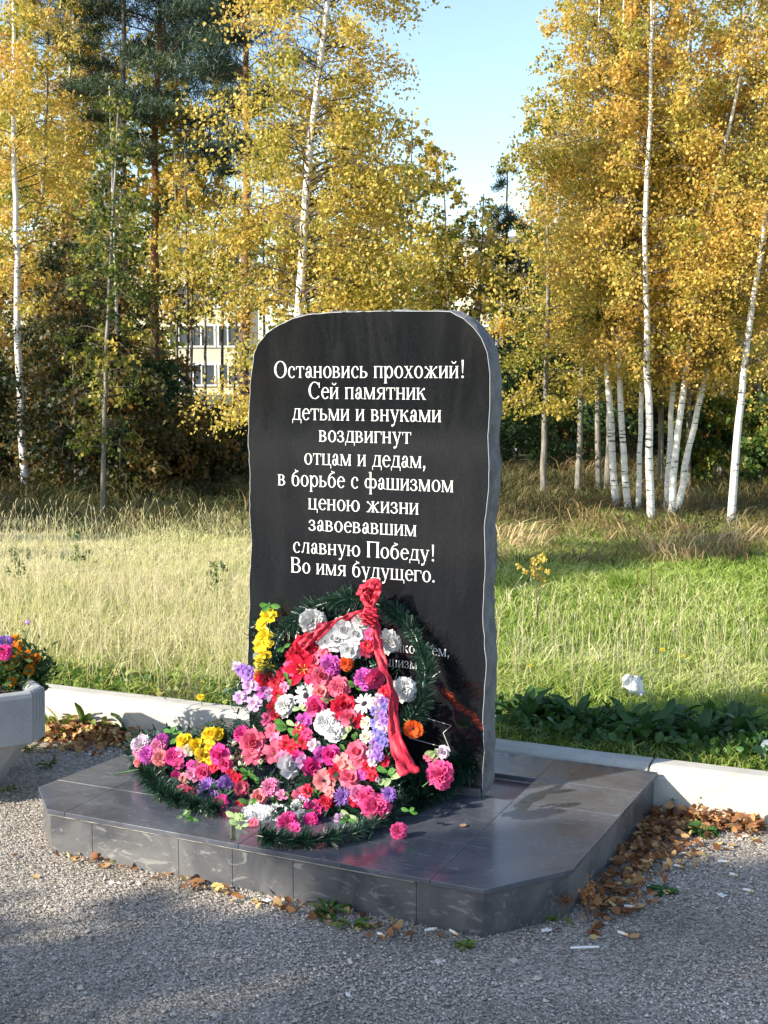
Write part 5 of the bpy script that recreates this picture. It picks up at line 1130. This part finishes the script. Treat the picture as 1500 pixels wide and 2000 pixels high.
# far wood that reads as a mass
def mass(name, x0, x1, Y, ztop, n, tint, sz, mat, zb=.1, gap=None):
    x = (x0+(x1-x0)*RS.rand(n))/F*Y-750/F*Y; y = Y+RS.rand(n)*3
    zt = ztop*(.75+.35*vnoise(x+50, y*0+3, .35, 21)); z = zb+(zt-zb)*RS.rand(n)
    cl_ = vnoise(x+50, z+50, 1.0, 22)
    keep_ = cl_ > .30; P = np.stack([x, y, z], -1)[keep_]
    V, Fq = quads(P, sz, .8); tint_ = np.clip(tint+(cl_[keep_]-.5)*.5+RS.normal(size=len(P))*.12, 0, 1)
    return tag(mobj(name, npmesh(name, V, Fq, [M[mat]], tint=tint_)), kind='stuff')
mass('far_wood', -120, 330, 30, 9.5, 13000, .45, .17, 'birch_leaf'); mass('far_wood', -120, 300, 27, 2.6, 4500, .35, .15, 'brown_leaf'); mass('far_wood', 300, 480, 27, .9, 2500, .35, .12, 'brown_leaf')
mass('far_wood', 480, 900, 30, 5.0, 6000, .5, .17, 'birch_leaf'); mass('far_wood', 1060, 1650, 28, 7.6, 13000, .55, .18, 'birch_leaf'); mass('far_wood', 900, 1650, 26, 2.2, 6000, .3, .15, 'brown_leaf')
# ------------------------------------------------------------------ trees outside the frame: they cast the shade and show in the polished stone
def sc(c, s): return np.array([.892*s-.452*c, .452*s+.892*c, 0.0])
def shade_tree(c, s, z0, z1, W_, nl, lb, kind='birch_tree', tn=.6, nb=60, lsz=.09, pf=None):
    b = sc(c, s); P = [b, b+[.1, 0, z1*.5], b+[0, .1, z1-.3]]
    pine = kind == 'pine_tree'
    tree(kind, lb, P, .08, .015, z0, z1, W_, nb, nl, tn, mat='pine_needle' if pine else 'birch_leaf', bark='pine_bark' if pine else 'birch_bark', lsz=.16 if pine else lsz, cat='pine' if pine else 'birch', needle=pine, fine=False, group='trees beside and behind the viewer', prof=pf or (prof_pine if pine else prof_birch))
flat = lambda t: np.clip((1.04-t)*6, .2, 1)
shade_tree(2.2, -10.5, 3.2, 10.0, 1.25, 10000, 'tall birch standing to the left of the viewer, shading the foreground')
shade_tree(3.55, -9.2, 1.5, 5.1, .75, 8000, 'shorter birch to the left of the viewer, its tip shading the gravel', pf=flat)
shade_tree(2.98, -9.0, 1.6, 6.2, .86, 14000, 'dense birch left of the viewer whose shade lies over the right of the platform', nb=110, pf=flat)
shade_tree(10.6, -7.0, .5, 5.2, 1.0, 7500, 'young birch of the wood edge nearest the meadow on the left'); shade_tree(11.8, -7.5, .5, 5.8, 1.1, 7500, 'second young birch of the wood edge beside the meadow')
shade_tree(8.3, -10.0, 7.3, 9.4, .8, 2600, 'high crowned pine beyond the left edge', 'pine_tree', .3, 26)
for c_, s_, z_ in ((12.9,-9.5,7.2),(14.2,-10.5,9.4),(15.5,-9.8,9.8),(16.9,-10.5,10.4),(18.3,-11,11),(13.6,-13,10.0),(16.1,-13.5,12)):
    shade_tree(c_, s_, .4, z_, 1.3, 4500, 'birch of the wood edge beyond the left side of the view', tn=.55, lsz=.13)
n = 9000; az = np.radians(208+50*RS.rand(n)); rr_ = 42+8*RS.rand(n); th_ = 4.8+1.6*vnoise(az*20, az*0+2, 1.0, 41)
P = np.stack([np.cos(az)*rr_, 4.6+np.sin(az)*rr_, th_*RS.rand(n)**.8], -1); P = P[vnoise(az*30, P[:, 2]*1.2, 1.0, 42) > .22]
P = P[(-.452*P[:, 0]+.892*P[:, 1]) < 1.0]
V, Fq = quads(P, .8, .8); tag(mobj('wood_behind_the_viewer', npmesh('wood_behind_the_viewer', V, Fq, [M['green_leaf']], tint=np.clip(.4+RS.normal(size=len(P))*.2, 0, 1))), kind='stuff')
# ------------------------------------------------------------------ apartment buildings beyond
def building(label, xl, xr, Y, zt, floors, win_x):
    x0, x1 = (xl-750)/F*Y, (xr-750)/F*Y; b = empty('apartment_building', (x0, Y, 0), 0, label, 'building')
    mb = MB(); mb.box(((x1-x0)/2, 6, zt/2), (x1-x0, 12, zt)); mb.obj('wall', [M['cream_wall']], b)
    mb = MB(); mb.box(((x1-x0)/2, 6, zt+.2), (x1-x0+.8, 12.8, .4)); mb.obj('roof', [M['roof_grey']], b)
    fh = zt/floors; proto = None; wl = win_x if win_x else [((x1-x0)*t) for t in np.linspace(.06, .94, max(2, int((x1-x0)/3.4)))]
    for f in range(floors):
        for wx in wl:
            z = f*fh+fh*.55
            m1 = MB(); w_, h_ = 1.7, 1.55
            for dx, dz, a, c in ((0, h_/2, w_+.16, .12), (0, -h_/2, w_+.16, .12), (-w_/2, 0, .12, h_), (w_/2, 0, .12, h_), (-.15, 0, .09, h_-.1)): m1.box((dx, -.06, dz), (a, .12, c))
            if proto is None:
                fr = m1.obj('window', [M['white_frame']], b, (wx, 0, z)); m2 = MB(); m2.box((0, -.02, 0), (w_-.1, .04, h_-.1)); pn_ = m2.obj('pane', [M['far_glass']], fr); proto = (fr, pn_)
            else:
                fr = proto[0].copy(); COL.objects.link(fr); fr.parent = b; fr.location = (wx, 0, z); pn_ = proto[1].copy(); COL.objects.link(pn_); pn_.parent = fr
    m3 = MB()
    return b
Yb = 95
building('cream apartment block with white windows glimpsed through trees left of the stone', 120, 476, Yb, 11.4, 4, [2.2, 6.0, 9.0, (400-120)/F*Yb, 12.6])
building('pale sunlit apartment block glimpsed through trees right of the stone', 905, 1560, Yb+4, 11.6, 4, None)
